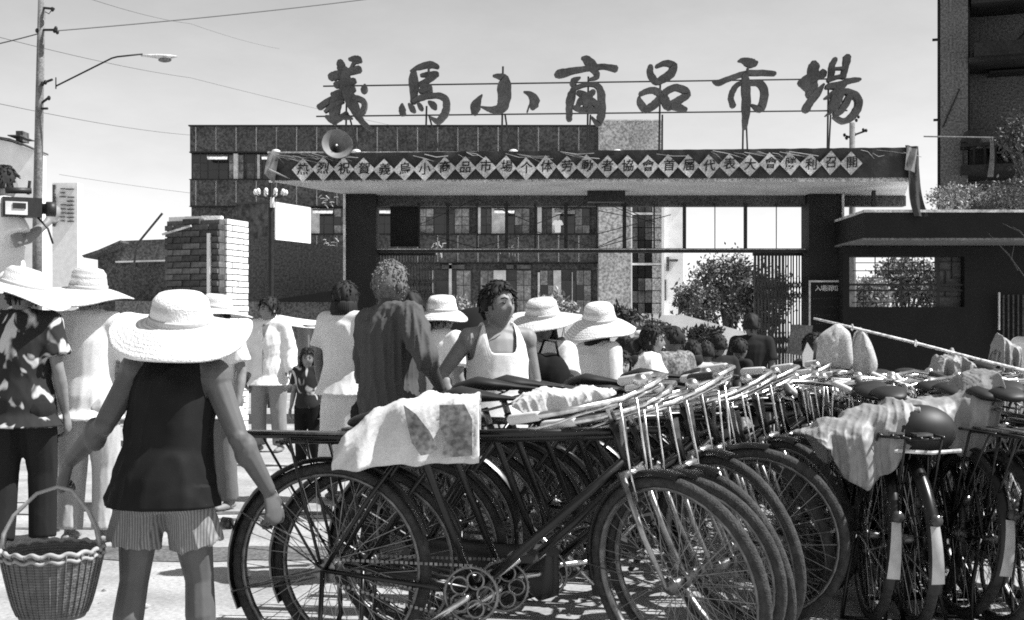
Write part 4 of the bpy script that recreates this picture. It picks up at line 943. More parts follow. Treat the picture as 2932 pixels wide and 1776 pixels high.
def make_bike(steer=-38, variant=0, tail=False):
    skip = ('chain', 'sprocket') if variant == 1 else ()
    r = empty('bicycle')
    def pt(k, par=r, nm=None): return put(nm or BP[k].name.split('.')[0], BP[k], par)
    for k in ('frame2' if variant == 2 else 'frame', 'rack', 'rear_fender', 'chainring', 'crank_r', 'crank_l', 'pedal_r', 'pedal_l', 'chain', 'sprocket', 'stand', 'reflector'):
        if k not in skip: pt(k)
    sd_ = pt('saddle'); pt('saddle_springs', sd_); pt('fender_stay'); pt('rack_clip')
    if tail: pt('fender_tail')
    if variant == 1: pt('chain_case')
    if variant == 3: pt('rack_roll')
    SM = Matrix.Translation(HBt) @ Matrix.Rotation(R(steer), 4, AX) @ Matrix.Translation(-HBt)
    rw_ = put('wheel', ME_rim, r, tuple(RH)); put('tyre', ME_tyre, rw_); put('spokes', ME_spokes, rw_)
    fw = put('wheel', ME_rim, r, matrix=SM @ Matrix.Translation(FH)); put('tyre', ME_tyre, fw); put('spokes', ME_spokes, fw)
    for k in ('fork', 'front_fender', 'front_stay', 'lamp_bracket'): o = pt(k); o.matrix_basis = SM
    hb = pt('handlebar'); hb.matrix_basis = SM
    dk_ = 'd' if variant in (1, 2) else ''
    for k in ('grip_r'+dk_, 'grip_l'+dk_, 'brake_rod')+(('bell',) if variant != 2 else ()):
        pt(k, hb)
    return r
def name_bike(r, label, group): tag(r, label, 'bicycle', group)
ORD = ['nearest', 'second', 'third', 'fourth', 'fifth', 'sixth', 'seventh', 'eighth', 'ninth', 'tenth', 'eleventh', 'twelfth', 'thirteenth', 'fourteenth', 'fifteenth', 'sixteenth']
rq = random.Random(12)
PROTO = {}
def bike_at(x, y, yaw, steer, lean, label, group, tail=False, variant=0):
    key = (round(steer/4), tail, variant)
    if key not in PROTO: r = PROTO[key] = make_bike(round(steer/4)*4, variant, tail)
    else: r = copy_tree(PROTO[key])
    r.location = (x, y, ground_z(x, y)); r.rotation_mode = 'XYZ'; r.rotation_euler = (R(lean), 0, R(yaw)); name_bike(r, label, group)
    an = R(rq.uniform(0, 360)) if 'nearest' not in label else 0; CM = Matrix.Translation(BBp) @ Matrix.Rotation(an, 4, 'Y') @ Matrix.Translation(-BBp)
    for ch in r.children:
        if ch.name.split('.')[0] in ('crank', 'pedal', 'chainring'): ch.matrix_basis = CM
    return r
N1 = 15
for i in range(N1):
    x = -.128+.113*i+rq.uniform(-.035, .035)*(i > 0); y = 4.26+.225*i+rq.uniform(-.05, .05)*(i > 0)
    lab = 'nearest bicycle of the long parked row, with a white sack over its saddle' if i == 0 else ('farthest bicycle of the long parked row, next to the gateway' if i == N1-1 else '%s bicycle from the front in the long row parked left of the two hanging bags' % ORD[i])
    bk_ = bike_at(x, y, -12+rq.uniform(-7, 7)*(i > 0), -36+rq.uniform(-20, 16)*(i > 0), rq.uniform(-4, 5)*(i > 0), lab, 'bicycles in the long parked row', variant=0 if i == 0 else rq.choice((0, 1, 2, 3, 0)))
    q_ = 1.05 if i == 0 else rq.uniform(.95, 1.05); bk_.scale = (q_, q_, q_)
    if i < 2:
        for ch in bk_.children:
            if ch.name.startswith('saddle'): ch.location.z = -.085
# second row, tails towards the camera
row2 = [(2490, 5.15, 86, 8, 3), (2612, 5.05, 89, -6, -3), (2738, 5.20, 97, 10, 5), (2850, 5.05, 94, -10, 2), (2965, 5.0, 99, 6, -2), (3080, 5.1, 95, 0, 3)]
lab2 = ['leftmost tail-on bicycle of the right row, with a grey sheet over it', 'tail-on bicycle with the longest white mudguard flap in the right row', 'third tail-on bicycle from the left in the right row, leaning right', 'fourth tail-on bicycle from the left in the right row, by the frame edge', 'tail-on bicycle cut by the right frame edge', 'outermost tail-on bicycle beyond the right frame edge']
for (px, d, yaw, steer, lean), lb in zip(row2, lab2):
    a = R(yaw); xr, yr = PX(px, d), d; x = xr+.5*math.cos(a); y = yr+.5*math.sin(a)
    bike_at(x, y, yaw, steer, lean, lb, 'tail-on bicycles at the right', tail=True, variant=rq.choice((0, 1)))
for k, (px, d, yaw, steer, lean) in enumerate(((2548, 5.55, 92, 14, -2), (2672, 5.6, 88, -12, 3), (2795, 5.5, 95, 18, -3), (2905, 5.6, 90, -8, 2))):
    a = R(yaw); bike_at(PX(px, d)+.5*math.cos(a), d+.5*math.sin(a), yaw, steer, lean, ['tail-on bicycle wedged between the first and second of the right row', 'tail-on bicycle wedged between the second and third of the right row', 'tail-on bicycle wedged between the third and fourth of the right row', 'tail-on bicycle wedged in by the right frame edge'][k], 'bicycles wedged into the right row', variant=k % 3)
for k, (px, d, yaw, steer) in enumerate(((2540, 7.1, 262, 20), (2640, 7.3, 268, -16), (2760, 7.2, 275, 12), (2860, 7.4, 265, -20), (2950, 7.3, 270, 8))):
    bike_at(PX(px, d), d, yaw, steer, 0, ['leftmost bicycle facing the camera behind the tail-on row', 'second bicycle facing the camera behind the tail-on row', 'third bicycle facing the camera behind the tail-on row', 'fourth bicycle facing the camera behind the tail-on row', 'bicycle facing the camera at the right edge behind the tail-on row'][k], 'bicycles behind the tail-on row')

# ---------------------------------------------------------------- sheets, sacks and bags over the bicycles
M_sack = mat('white_sack_cloth', 0.56, 0.85, var=.14, scale=7, bump=.08, bscale=60, speck=.08, sscale=160)
M_sack2 = mat('grey_plastic_sheet', 0.24, 0.55, var=.25, scale=5, bump=.3, bscale=13, speck=.06, sscale=160)
M_print = mat('faded_print', 0.20, 0.9, var=.5, scale=9, speck=.4, sscale=60)
def drape(name, label, cat, prof, m, d_near, ridge, half, amp=.015, seed=1, back=True, nseg=96, crease=.012):
    """prof: list of (px, py_top, py_bottom) seen from the front; the sheet goes over a ridge and hangs down both sides"""
    prof = sorted(prof); xs = [p[0] for p in prof]
    o0 = P(prof[0][0], prof[0][2], d_near); rs = random.Random(seed); ph = [rs.uniform(0, 6) for _ in range(6)]
    def fn(u, v):
        px = xs[0]+(xs[-1]-xs[0])*u; yt = float(np.interp(px, xs, [p[1] for p in prof])); yb = float(np.interp(px, xs, [p[2] for p in prof]))
        w = amp*(math.sin(u*17+ph[0]+2*v)+.6*math.sin(u*31+ph[1]+3*math.sin(v*4+ph[2]))+.5*math.sin(u*9+v*7+ph[3]))
        zt, zb_ = PZ(yt, d_near), PZ(yb, d_near)
        if v < .6: t = v/.6; z = zb_+(zt-zb_)*math.sin(t*math.pi/2)**.8; dd = half*(t**4); y = d_near+dd+w*(1-t*.7)
        else: t = (v-.6)/.4; z = zt-(zt-zb_)*.8*(1-math.cos(t*math.pi/2)); y = d_near+half+half*math.sin(t*math.pi/2)+w*.5; z += w*.4
        return (PX(px, d_near)-o0.x, y-o0.y, z-o0.z+w*.25)
    o = MB().grid(nseg, 56, fn).build(name, m, None, smooth=True, loc=o0, thick=.002); folds(o.data, crease, 62, seed, vert=1.0, nc=5); folds(o.data, crease*.45, 150, seed+9, vert=1.0, nc=4); tag(o, label, cat); return o
s0 = drape('sack', 'white cloth sack with faded dark print over the nearest bicycle saddle', 'sack', [(950, 1290, 1350), (985, 1238, 1348), (1060, 1178, 1340), (1150, 1140, 1334), (1250, 1132, 1330), (1372, 1128, 1322)], M_sack, 4.12, .0, .10, .012, 3)
def decal(parent, pts, d, m, nm):
    poly = [(PX(a, d)-parent.location.x, PZ(b, d)-parent.location.z) for a, b in pts]
    mb = MB(); mb.prism(poly, d-parent.location.y, d-parent.location.y+.002); return mb.build(nm, m, parent)
decal(s0, [(1155, 1160), (1190, 1185), (1230, 1235), (1255, 1285), (1235, 1300), (1205, 1305), (1180, 1270), (1168, 1225)], 4.075, M_print, 'printed_patch')
decal(s0, [(1258, 1160), (1330, 1158), (1352, 1200), (1352, 1305), (1262, 1312), (1275, 1260), (1258, 1220)], 4.075, M_print, 'printed_patch')
s1 = drape('plastic_sheet', 'pale plastic sheet draped over the leftmost tail-on bicycle', 'sheet', [(2340, 1250, 1262), (2375, 1232, 1285), (2420, 1205, 1375), (2480, 1190, 1400), (2540, 1165, 1360), (2600, 1150, 1290), (2640, 1160, 1235)], M_sack2, 4.86, .0, .22, .02, 5)
s2 = drape('cloth_sheet', 'pale cloth sheet sagging between handlebars at the right', 'sheet', [(2600, 1165, 1200), (2650, 1150, 1210), (2700, 1150, 1265), (2750, 1140, 1310), (2800, 1100, 1315), (2850, 1070, 1270), (2872, 1062, 1130)], M_sack2, 5.15, .0, .25, .02, 6)
s3 = drape('straw_bundle', 'pale folded cloth bundle on the handlebars of the nearest bicycles', 'bundle', [(1465, 1160, 1168), (1500, 1128, 1182), (1560, 1112, 1184), (1640, 1118, 1166), (1700, 1108, 1152), (1765, 1122, 1128)], M_sack, 4.55, .0, .10, .006, 8)
s4 = drape('cloth_bundle', 'pale crumpled cloth heap on the bicycles near the right edge', 'bundle', [(2680, 1060, 1100), (2710, 1020, 1110), (2760, 1010, 1090), (2800, 1040, 1090)], M_sack2, 6.6, .0, .12, .02, 9)
s5 = drape('upright_sack', 'upright pale paper sack by the right edge above the bicycles', 'sack', [(2866, 1000, 1060), (2880, 960, 1070), (2892, 965, 1065), (2910, 985, 1065), (2930, 990, 1060)], M_sack2, 6.8, .0, .1, .012, 10)
dk = empty('rattan_pannier', P(2632, 1262, 4.95), 0, 'dark round pannier bag behind the saddle of the second tail-on bicycle', 'bag')
MB().ell((0, 0, .04), (.145, .12, .105), 18, 12).build('bag_body', M_leather, dk, smooth=True); MB().tube([(-.13, -.1, -.03), (0, -.14, -.035), (.13, -.1, -.03)], .008, 6).build('bag_strap', M_trim, dk)
# carrying pole with two hanging bags
pole_o = P(2330, 912, 6.5); cp = empty('carrying_pole', pole_o, 0, 'long pale bamboo carrying pole resting on the right-hand bicycles', 'pole')
pe = [P(2330, 912, 6.5), P(2440, 938, 6.52), P(2620, 982, 6.56), P(2800, 1029, 6.6), P(3060, 1092, 6.7)]
MB().tube([p-pole_o for p in pe], [.006, .007, .008, .008, .009], 8).build('bamboo', M_soffit, cp, smooth=True)
for t in (2440, 2622): MB().torus(P(t, 938+(t-2440)*.25, 6.53)-pole_o, .016, .004, 10, 5, axis='x').build('knot', M_soffit, cp)
M_bag = mat('speckled_plastic_bag', 0.40, .5, var=.10, scale=8, speck=.22, sscale=110, bump=.12, bscale=16)
def bag(label, pts, top, d, seed):
    c = P(sum(p[0] for p in pts)/len(pts), sum(p[1] for p in pts)/len(pts), d); root = empty('plastic_bag', c, 0, label, 'bag', 'bags on the carrying pole'); n = len(pts); rs = random.Random(seed)
    tp0 = P(*top, d)-c
    mb = MB(); rings = [(0.0, -.03), (.30, -.032), (.60, -.030), (.85, -.022), (.97, -.010), (1, 0), (.97, .010), (.85, .022), (.55, .030), (0, .03)]
    out = []
    for k in range(n):                                   # smooth outline
        for t in (0, .33, .66):
            p0, p1, p2, p3 = pts[k-1], pts[k], pts[(k+1) % n], pts[(k+2) % n]
            out.append(tuple(.5*((2*p1[q])+(-p0[q]+p2[q])*t+(2*p0[q]-5*p1[q]+4*p2[q]-p3[q])*t*t+(-p0[q]+3*p1[q]-3*p2[q]+p3[q])*t**3) for q in (0, 1)))
    W_ = [(PX(a, d)-c.x, PZ(b, d)-c.z) for a, b in out]; m = len(W_)
    for s, y in rings[1:-1]:
        for k, (x, z) in enumerate(W_): an = math.atan2(x*s-tp0.x, tp0.z+.02-z*s); mb.v.append((x*s, y+(.009*math.sin(an*13+seed)+.005*math.sin(an*31))*(1.15-s*.75)*min(1, max(0, tp0.z-z*s)*9), z*s))
    R_ = len(rings)-2
    for i in range(R_-1):
        for k in range(m): mb.f.append((i*m+k, i*m+(k+1) % m, (i+1)*m+(k+1) % m, (i+1)*m+k))
    mb.f.append(tuple(reversed(range(m)))); mb.f.append(tuple((R_-1)*m+k for k in range(m)))
    mb.build('bag_body', M_bag, root, smooth=True, fix=True)
    tp = P(*top, d)-c
    for dx in (-.03, .03): MB().tube([(dx*1.6+tp.x, .0, tp.z-.10), (tp.x+dx, 0, tp.z-.03), (tp.x, 0, tp.z), (tp.x-dx*.2, .02, tp.z-.02)], .006, 6).build('handle', M_bag, root)
bag('larger speckled plastic bag hanging from the carrying pole, on the left', [(2343, 965), (2358, 950), (2378, 937), (2392, 928), (2404, 928), (2420, 940), (2434, 955), (2440, 985), (2442, 1020), (2440, 1046), (2424, 1057), (2398, 1054), (2362, 1050), (2340, 1046), (2337, 1020), (2340, 990)], (2398, 926), 6.46, 1)
bag('smaller speckled plastic bag hanging from the carrying pole, on the right', [(2446, 975), (2454, 955), (2461, 942), (2468, 942), (2482, 958), (2496, 985), (2507, 1015), (2513, 1044), (2506, 1066), (2485, 1074), (2460, 1070), (2442, 1058), (2434, 1040), (2438, 1005)], (2464, 940), 6.54, 2)
# ================================================================ people
def skinmat(n, v): return mat('skin_'+n, v, .55, var=.10, scale=20, spec=.35)
SK = {'mid': skinmat('mid', .20), 'dark': skinmat('tanned', .12), 'pale': skinmat('pale', .34), 'brown': skinmat('brown', .045), 'boy': mat('skin_boy', .095, .58, var=.16, scale=11, spec=.3)}
M_hair = mat('black_hair', .006, .75, var=.5, scale=50, stretch=(1, 1, .2)); M_hairg = mat('cropped_grey_hair', .13, .9, var=.2, scale=60, speck=.25, sscale=160)
def cloth(n, v, **k): return mat('cloth_'+n, v, .9, var=k.get('var', .10), scale=k.get('scale', 5), bump=.05, bscale=k.get('bs', 220), speck=k.get('speck', 0.06), sscale=k.get('ss', 90), wave=k.get('wave'), spec=.2)
C_white = cloth('white', .72); C_offw = cloth('offwhite', .62); C_pale = cloth('pale_grey', .45); C_grey = cloth('grey', .22); C_mid = cloth('mid_grey', .13); C_dark = cloth('dark', .016); C_black = cloth('black', .006)
C_work = cloth('work_jacket', .075, var=.06, scale=9); C_ribb = cloth('ribbed_shorts', .22, wave=(38, .45, 'X')); C_knit = cloth('ribbed_vest', .72)
def floral():
    m = mat('cloth_floral', .016, .9, var=.3, scale=5); n = m.node_tree; L = n.links; p = n.nodes['Principled BSDF']
    tc = n.nodes.new('ShaderNodeTexCoord'); t = n.nodes.new('ShaderNodeTexNoise'); t.inputs['Scale'].default_value = 8.5; t.inputs['Detail'].default_value = 1.5; t.inputs['Distortion'].default_value = 1.8
    mp = n.nodes.new('ShaderNodeMapping'); mp.inputs['Rotation'].default_value = (0, .6, 0); mp.inputs['Scale'].default_value = (1.0, 1, .55); L.new(tc.outputs['Object'], mp.inputs[0]); L.new(mp.outputs[0], t.inputs['Vector'])
    r = n.nodes.new('ShaderNodeValToRGB'); e = r.color_ramp; e.elements[0].position = .56; e.elements[0].color = (.016, .016, .016, 1); e.elements[1].position = .63; e.elements[1].color = (.5, .5, .5, 1)
    L.new(t.outputs[0], r.inputs[0]); L.new(r.outputs[0], p.inputs['Base Color']); return m
C_floral = floral()
C_vest = mat('black_cotton_vest', .012, .7, var=.3, scale=6, spec=.12, bump=.05, bscale=200)
C_patt = cloth('speckled_shirt', .16, var=.5, scale=22, speck=.5, ss=50)
M_straw = mat('woven_straw', .66, .8, var=.08, scale=12, wave=(24, .42, 'R'), bump=.5, bscale=140)
M_straw2 = mat('sunbleached_straw', .74, .8, var=.06, scale=12, wave=(20, .28, 'R'), bump=.5, bscale=140)
M_eye = mat('eye_dark', .02, .3); M_lip = mat('mouth_line', .06, .6); M_shoe = mat('sandal', .06, .6)

def head_pts(inflate=0.0, n=26, m=20):
    """unit head about its centre; x right, y forward, z up"""
    V = []
    for i in range(m+1):
        th = math.pi*i/m; th = min(max(th, .03), math.pi-.03)
        for k in range(n):
            a = 2*math.pi*k/n; d = Vector((math.sin(th)*math.sin(a), math.sin(th)*math.cos(a), -math.cos(th)))
            x, y, z = d.x*.074, d.y*.094, d.z*.116
            if z < 0:
                t = -z/.116; x *= 1-.30*t*t; 
                if y < 0: y *= 1-.45*t
                else: y *= 1-.10*t
            if y > 0: y = y*(1-.10*(1-min(1, abs(x)/.07)))
            x *= 1+inflate/.09; y *= 1+inflate/.1; z *= 1+inflate/.116
            if inflate == 0 and y > .02:
                g = lambda cx, cz, sx, sz: math.exp(-((x-cx)/sx)**2-((z-cz)/sz)**2)
                y += .024*g(0, -.022, .011, .020)+.012*g(0, .004, .010, .026)+.006*g(0, .034, .05, .010)-.010*(g(.031, .010, .016, .012)+g(-.031, .010, .016, .012))
                y += .007*g(0, -.062, .022, .010)+.008*g(0, -.098, .022, .014)-.004*g(0, -.050, .02, .004)+.004*(g(.045, -.025, .02, .02)+g(-.045, -.025, .02, .02))
            V.append(Vector((x, y, z)))
    F = []
    for i in range(m):
        for k in range(n): F.append((i*n+k, i*n+(k+1) % n, (i+1)*n+(k+1) % n, (i+1)*n+k))
    return V, F
def hand(mb, wrist, d, nrm, size, curl=.5, fine=True, spread=1.0, thumb_side=1):
    """palm with four fingers and a thumb; d: direction of fingers, nrm: palm normal (towards which the fingers curl)"""
    d = Vector(d).normalized(); nrm = Vector(nrm); nrm = (nrm-d*nrm.dot(d)).normalized(); s = d.cross(nrm)*thumb_side; w = Vector(wrist); z = size
    mb.tube([w-d*.02*z, w+d*.03*z, w+d*.075*z, w+d*.10*z], [.026*z, .034*z, .042*z, .040*z], 10, sq=(1, .42), side=tuple(s), rnd=True)
    if not fine:
        e = w+d*.10*z; q = (d*math.cos(curl)+nrm*math.sin(curl)).normalized(); mb.tube([e, e+q*.05*z, e+(q*math.cos(curl)+nrm*math.sin(curl))*.075*z], [.034*z, .03*z, .022*z], 8, sq=(1, .5), side=tuple(s), rnd=True)
    else:
        for k, (o, L) in enumerate(((.030, .072), (.010, .080), (-.010, .074), (-.029, .058))):
            p = w+d*.092*z+s*o*z*spread; q = d.copy(); pts = [p]; a = 0
            for j, f in enumerate((.45, .32, .23)):
                a += curl*(.7+.25*j)+.05*k; q = d*math.cos(a)+nrm*math.sin(a)+s*(o*3*spread); q.normalize(); p = p+q*L*f*z; pts.append(p)
            mb.tube(pts, [.0092*z, .0086*z, .0080*z, .0068*z], 7, rnd=True)
    t0 = w+d*.03*z+s*.03*z; q1 = (d*.75+s*.55+nrm*(.2+curl*.4)).normalized(); q2 = (d*.85+s*.05+nrm*(.2+curl*.6)).normalized()
    mb.tube([t0, t0+q1*.036*z, t0+q1*.036*z+q2*.034*z], [.0135*z, .0115*z, .009*z], 8, rnd=True)

def hat_mesh(R0, rc, hc, droop=.02, warp=.012, seed=0, flat=.75):
    rs = random.Random(seed); p1, p2 = rs.uniform(0, 6), rs.uniform(0, 6); n = 48; mb = MB()
    prof = [(rc*.02, hc), (rc*.45, hc*.985), (rc*flat, hc*.93), (rc*.92, hc*.75), (rc*1.0, hc*.35), (rc*1.06, hc*.04), (rc*1.15, 0)]+[(rc*1.15+(R0-rc*1.15)*t, -droop*t**1.4) for t in (.2, .4, .6, .8, .93, 1.0)]
    inner = [(r_, z-.006) for r_, z in reversed(prof)]
    for r_, z in prof+inner:
        for k in range(n):
            a = 2*math.pi*k/n; t = max(0, (r_-rc)/(R0-rc)); w = warp*t*t*(math.sin(2*a+p1)+.6*math.sin(3*a+p2)); mb.v.append((r_*math.cos(a)*(1+.02*t*math.sin(3*a+p1)), r_*math.sin(a), z+w))
    m = len(prof)*2
    for i in range(m-1):
        for k in range(n): mb.f.append((i*n+k, i*n+(k+1) % n, (i+1)*n+(k+1) % n, (i+1)*n+k))
    return mb

def person(label, px, d, H, face=0.0, skin='mid', shirt=None, sleeve='short', hem=.80, trousers=C_mid, leg='long', hair='short', hat=None, armL=None, armR=None, lean=0.0, side=0.0, head_yaw=0.0, head_pitch=0.0, head_roll=0.0,
           voxel=.011, fine=False, loose=1.0, stance=.10, stride=0.0, facefx=True, group=None, name='person', z0=None, x=None, curlL=.5, curlR=.5, handL=None, handR=None, headscale=1.0, amp=.008, seed=0, skirt=False, strap=False, footless=False, mouth='line', hairlen=.0, tank=False, legw=1.0, armw=1.0, openneck=False):
    """a standing figure about 1.6 units tall scaled to H; face: heading in degrees (0 = looking away from the camera, 180 = towards it)"""
    k = H/1.6
    X = PX(px, d) if x is None else x
    root = empty(name, (X, d, ground_z(X, d) if z0 is None else z0), R(face), label, 'person', group)
    up0 = Vector((0, 0, .86)); RM = Matrix.Rotation(R(side), 3, 'Y') @ Matrix.Rotation(R(-lean), 3, 'X')
    def U(p): return up0+RM @ (Vector(p)-up0)
    S = {-1: U((-.158, 0, 1.315)), 1: U((.158, 0, 1.315))}
    def arm(sd, spec):
        e, w = spec or ((.055, -.03, -.265), (.075, .04, -.50)); s = S[sd]
        f = lambda q: Vector((q[0]*sd, q[1], q[2]))
        return [s, s+f(e), s+f(w)]
    AR = {-1: arm(-1, armL), 1: arm(1, armR)}
    hips = {s: Vector((s*.092, 0, .83)) for s in (-1, 1)}
    feet = {s: Vector((s*stance, s*stride, .055)) for s in (-1, 1)}
    knees = {s: Vector((s*(stance+.092)*.52, s*stride*.45+.03, .455)) for s in (-1, 1)}
    spine = [((0, 0, .80), .150, .74), ((0, 0, .88), .158, .72), ((0, .005, 1.0), .135, .74), ((0, .008, 1.12), .146, .74), ((0, .0, 1.22), .160, .70), ((0, -.008, 1.30), .158, .58), ((0, -.006, 1.345), .10, .62)]
    def torso(mb, inf=0.0, z_lo=0.80, flare=0.0):
        sp = [q for q in spine if q[0][2] >= z_lo-1e-6]
        if z_lo < .799 or z_lo > .801: sp = [((0, 0, z_lo), (.176 if z_lo <= .9 else .145)+flare, .80)]+[q for q in sp if q[0][2] > z_lo+.03]
        mb.tube([U(q[0]) if q[0][2] > .86 else Vector(q[0]) for q in sp], [q[1]+inf+(flare*max(0, 1-(q[0][2]-z_lo)/.3)) for q in sp], 18, sq=[(1, q[2]+(.07 if inf > 0 and q[0][2] < 1.15 else 0)+inf*.6) for q in sp], side=(1, 0, 0))
        mb.tube([S[-1], U((0, -.005, 1.325)), S[1]], [.050+inf, .066+inf, .050+inf], 12, rnd=True)
    b = MB(); torso(b)
    b.ell(Vector((-.07, -.022, .82)), (.088, .098, .10)); b.ell(Vector((.07, -.022, .82)), (.088, .098, .10))
    nb_ = U((0, -.012, 1.34)); hc = U((0, .018, 1.482)); hs_ = headscale
    hc = nb_+(hc-nb_)*1.0
    b.tube([nb_-Vector((0, 0, .02)), nb_.lerp(hc, .5)+Vector((0, -.004, 0)), hc+Vector((0, -.01, -.02))], [.060, .052, .052], 12)
    HM_ = Matrix.Translation(hc) @ Matrix.Rotation(R(head_yaw), 4, 'Z') @ Matrix.Rotation(R(-head_pitch), 4, 'X') @ Matrix.Rotation(R(head_roll), 4, 'Y') @ Matrix.Scale(hs_, 4)
    V, F = head_pts(); b.add([HM_ @ v for v in V], F)
    for s in (-1, 1): b.ell(HM_ @ Vector((s*.080, -.008, -.008)), (.013*hs_, .022*hs_, .033*hs_), 8, 6, M=HM_.to_3x3().normalized())
    for s in (-1, 1):
        a = AR[s]; b.tube([a[0], a[0].lerp(a[1], .35), a[1], a[1].lerp(a[2], .3), a[2]], [.052*armw, .047*armw, .036*armw, .041*armw, .026*armw], 10, rnd=True)
        if fine: b.ell(a[0]+Vector((s*.012, 0, -.02)), (.056*armw, .060*armw, .070*armw)); b.ell(a[1]+(a[1]-a[0].lerp(a[2], .5)).normalized()*.006, (.036*armw,)*3); b.ell(a[1].lerp(a[2], .25), (.042*armw, .042*armw, .06*armw))
        dv = (a[2]-a[1]).normalized(); hd_ = (handL if s < 0 else handR) or (dv, Vector((-s, .25, 0)))
        hand(b, a[2]+Vector(hd_[0]).normalized()*.008, hd_[0], hd_[1], 1.0, curlL if s < 0 else curlR, fine, 1.35 if fine else 1, thumb_side=(1 if Vector(hd_[0]).normalized().cross(Vector(hd_[1])).y > 0 else -1))
        b.tube([hips[s], hips[s].lerp(knees[s], .4), knees[s], knees[s].lerp(feet[s], .35)+Vector((0, -.015, 0)), feet[s]], [.084*legw, .071*legw, .050*legw, .053*legw, .034*legw], 12, rnd=True)
        b.tube([feet[s]+Vector((0, -.05, -.022)), feet[s]+Vector((s*.01, .06, -.025)), feet[s]+Vector((s*.02, .14, -.03))], [.034, .038, .03], 10, sq=(1, .75), side=(1, 0, 0), rnd=True)
    sc = lambda mb: setattr(mb, 'v', [(p[0]*k, p[1]*k, p[2]*k) for p in mb.v])
    sc(b); me = remesh(b, voxel, 2); me.materials.append(SK[skin]); put('body', me, root)
    # shirt
    if shirt is not None:
        c = MB(); inf = .014*loose+.006
        if tank:
            zs_ = [hem, .80, .88, 1.0, 1.12, 1.22, 1.26, 1.30, 1.34, 1.37, 1.395]; rx_ = [.212, .205, .190, .160, .158, .172, .170, .164, .156, .145, .13]; ry_ = [.170, .168, .155, .122, .122, .126, .122, .108, .084, .050, .016]
            def vest(u, v):
                a = 2*math.pi*u; ca, sa = abs(math.cos(a)), math.sin(a)
                if strap: T_ = 1.20+.19*(1/(1+math.exp((ca-.80)/.045)))
                else: T_ = (1.225 if sa > 0 else 1.26)*(1 if ca < .7 else 1)+.17*math.exp(-((ca-.64)/.15)**2)-(.04 if ca > .85 else 0)
                z = hem+(min(T_, 1.393)-hem)*v; g = .010*loose*max(0, 1-max(0, z-1.1)/.2)
                rx = float(np.interp(z, zs_, rx_))+g; ry = float(np.interp(z, zs_, ry_))+g
                q = (rx*math.cos(a), ry*sa, z); return U(q) if z > .86 else Vector(q)
            c.grid(80, 44, vest)
        else:
            torso(c, inf, hem, .012*loose)
            c.tube([nb_+Vector((0, 0, -.02)), nb_+(hc-nb_)*.28], [.082, .062], 14)
            if sleeve in ('long', 'rolled'): c.torus(nb_+(hc-nb_)*.24, .058, .014, 20, 8, axis='z', sq=(1.3, .8))
            for s in (-1, 1):
                a = AR[s]
                if sleeve == 'short': e = a[0].lerp(a[1], .72); c.tube([a[0], a[0].lerp(a[1], .4), e], [.064+inf*.6, .062+inf*.7, .064+inf], 12, rnd=False); c.ell(a[0], (.066+inf*.6,)*3)
                elif sleeve in ('long', 'rolled'):
                    e = a[2].lerp(a[1], .06 if sleeve == 'long' else .62); c.tube([a[0], a[0].lerp(a[1], .5), a[1], a[1].lerp(e, .5), e], [.066+inf*.5, .056+inf*.8, .050+inf*.8, .048+inf*.7, .042+inf*.6], 12); c.ell(a[0], (.066+inf*.6,)*3); c.ell(a[1], (.050+inf*.8,)*3)
        sc(c)
        if tank: me = c.mesh('vest', None, True, True); bm_ = bmesh.new(); bm_.from_mesh(me); bmesh.ops.remove_doubles(bm_, verts=bm_.verts, dist=.0004); bmesh.ops.recalc_face_normals(bm_, faces=bm_.faces); bm_.to_mesh(me); bm_.free(); me.update()
        else: me = remesh(c, voxel, 2)
        folds(me, amp*.95*k, 44/k, seed, vert=.16); me.materials.append(shirt); o_ = put('vest' if tank else 'shirt', me, root)
        if tank: md = o_.modifiers.new('t', 'SOLIDIFY'); md.thickness = .004; md.offset = 0
    if openneck:
        mb = MB(); zs2 = [(1.375, .034, .060), (1.34, .036, .086), (1.29, .028, .118), (1.24, .015, .136), (1.20, .004, .142)]
        mb.add([U((sx*w_, y_, z_)) for z_, w_, y_ in zs2 for sx in (-1, 1)], [(2*i, 2*i+1, 2*i+3, 2*i+2) for i in range(4)]); sc(mb); mb.build('open_collar', SK[skin], root, smooth=True)
        mb = MB().tube([U((.006, .142, 1.20)), U((.006, .150, 1.05)), U((.006, .155, .93)), U((.006, .158, hem+.03))], .004, 5); sc(mb); mb.build('button_placket', C_grey, root)
    # trousers, shorts or skirt
    if trousers is not None:
        c = MB(); c.tube([(0, 0, .74), (0, 0, .80), (0, 0, .90), (0, .003, .97)], [.150, .168, .166, .150], 16, sq=(1, .80), side=(1, 0, 0))
        if skirt: c.tube([(0, 0, .86), (0, 0, .70), (0, .01, .45), (0, .01, .30)], [.165, .185, .20, .215], 18, sq=(1, .80), side=(1, 0, 0))
        else:
            for s in (-1, 1):
                if leg == 'long': c.tube([hips[s], hips[s].lerp(knees[s], .5), knees[s], knees[s].lerp(feet[s], .5), feet[s]+Vector((0, -.01, .02))], [.108, .100, .086, .082, .080], 12, rnd=False)
                elif leg == 'shorts': e = hips[s].lerp(knees[s], .60); c.tube([hips[s]+Vector((0, 0, .02)), hips[s].lerp(knees[s], .3), e+Vector((s*.012, 0, 0))], [.106, .108, .112], 16)
                c.ell(hips[s]+Vector((0, -.022, -.01)), (.104, .122, .11))
        sc(c); me = remesh(c, voxel, 2); folds(me, amp*.8*k, 40/k, seed+5, vert=.12); me.materials.append(trousers); put('skirt' if skirt else ('shorts' if leg == 'shorts' else 'trousers'), me, root)
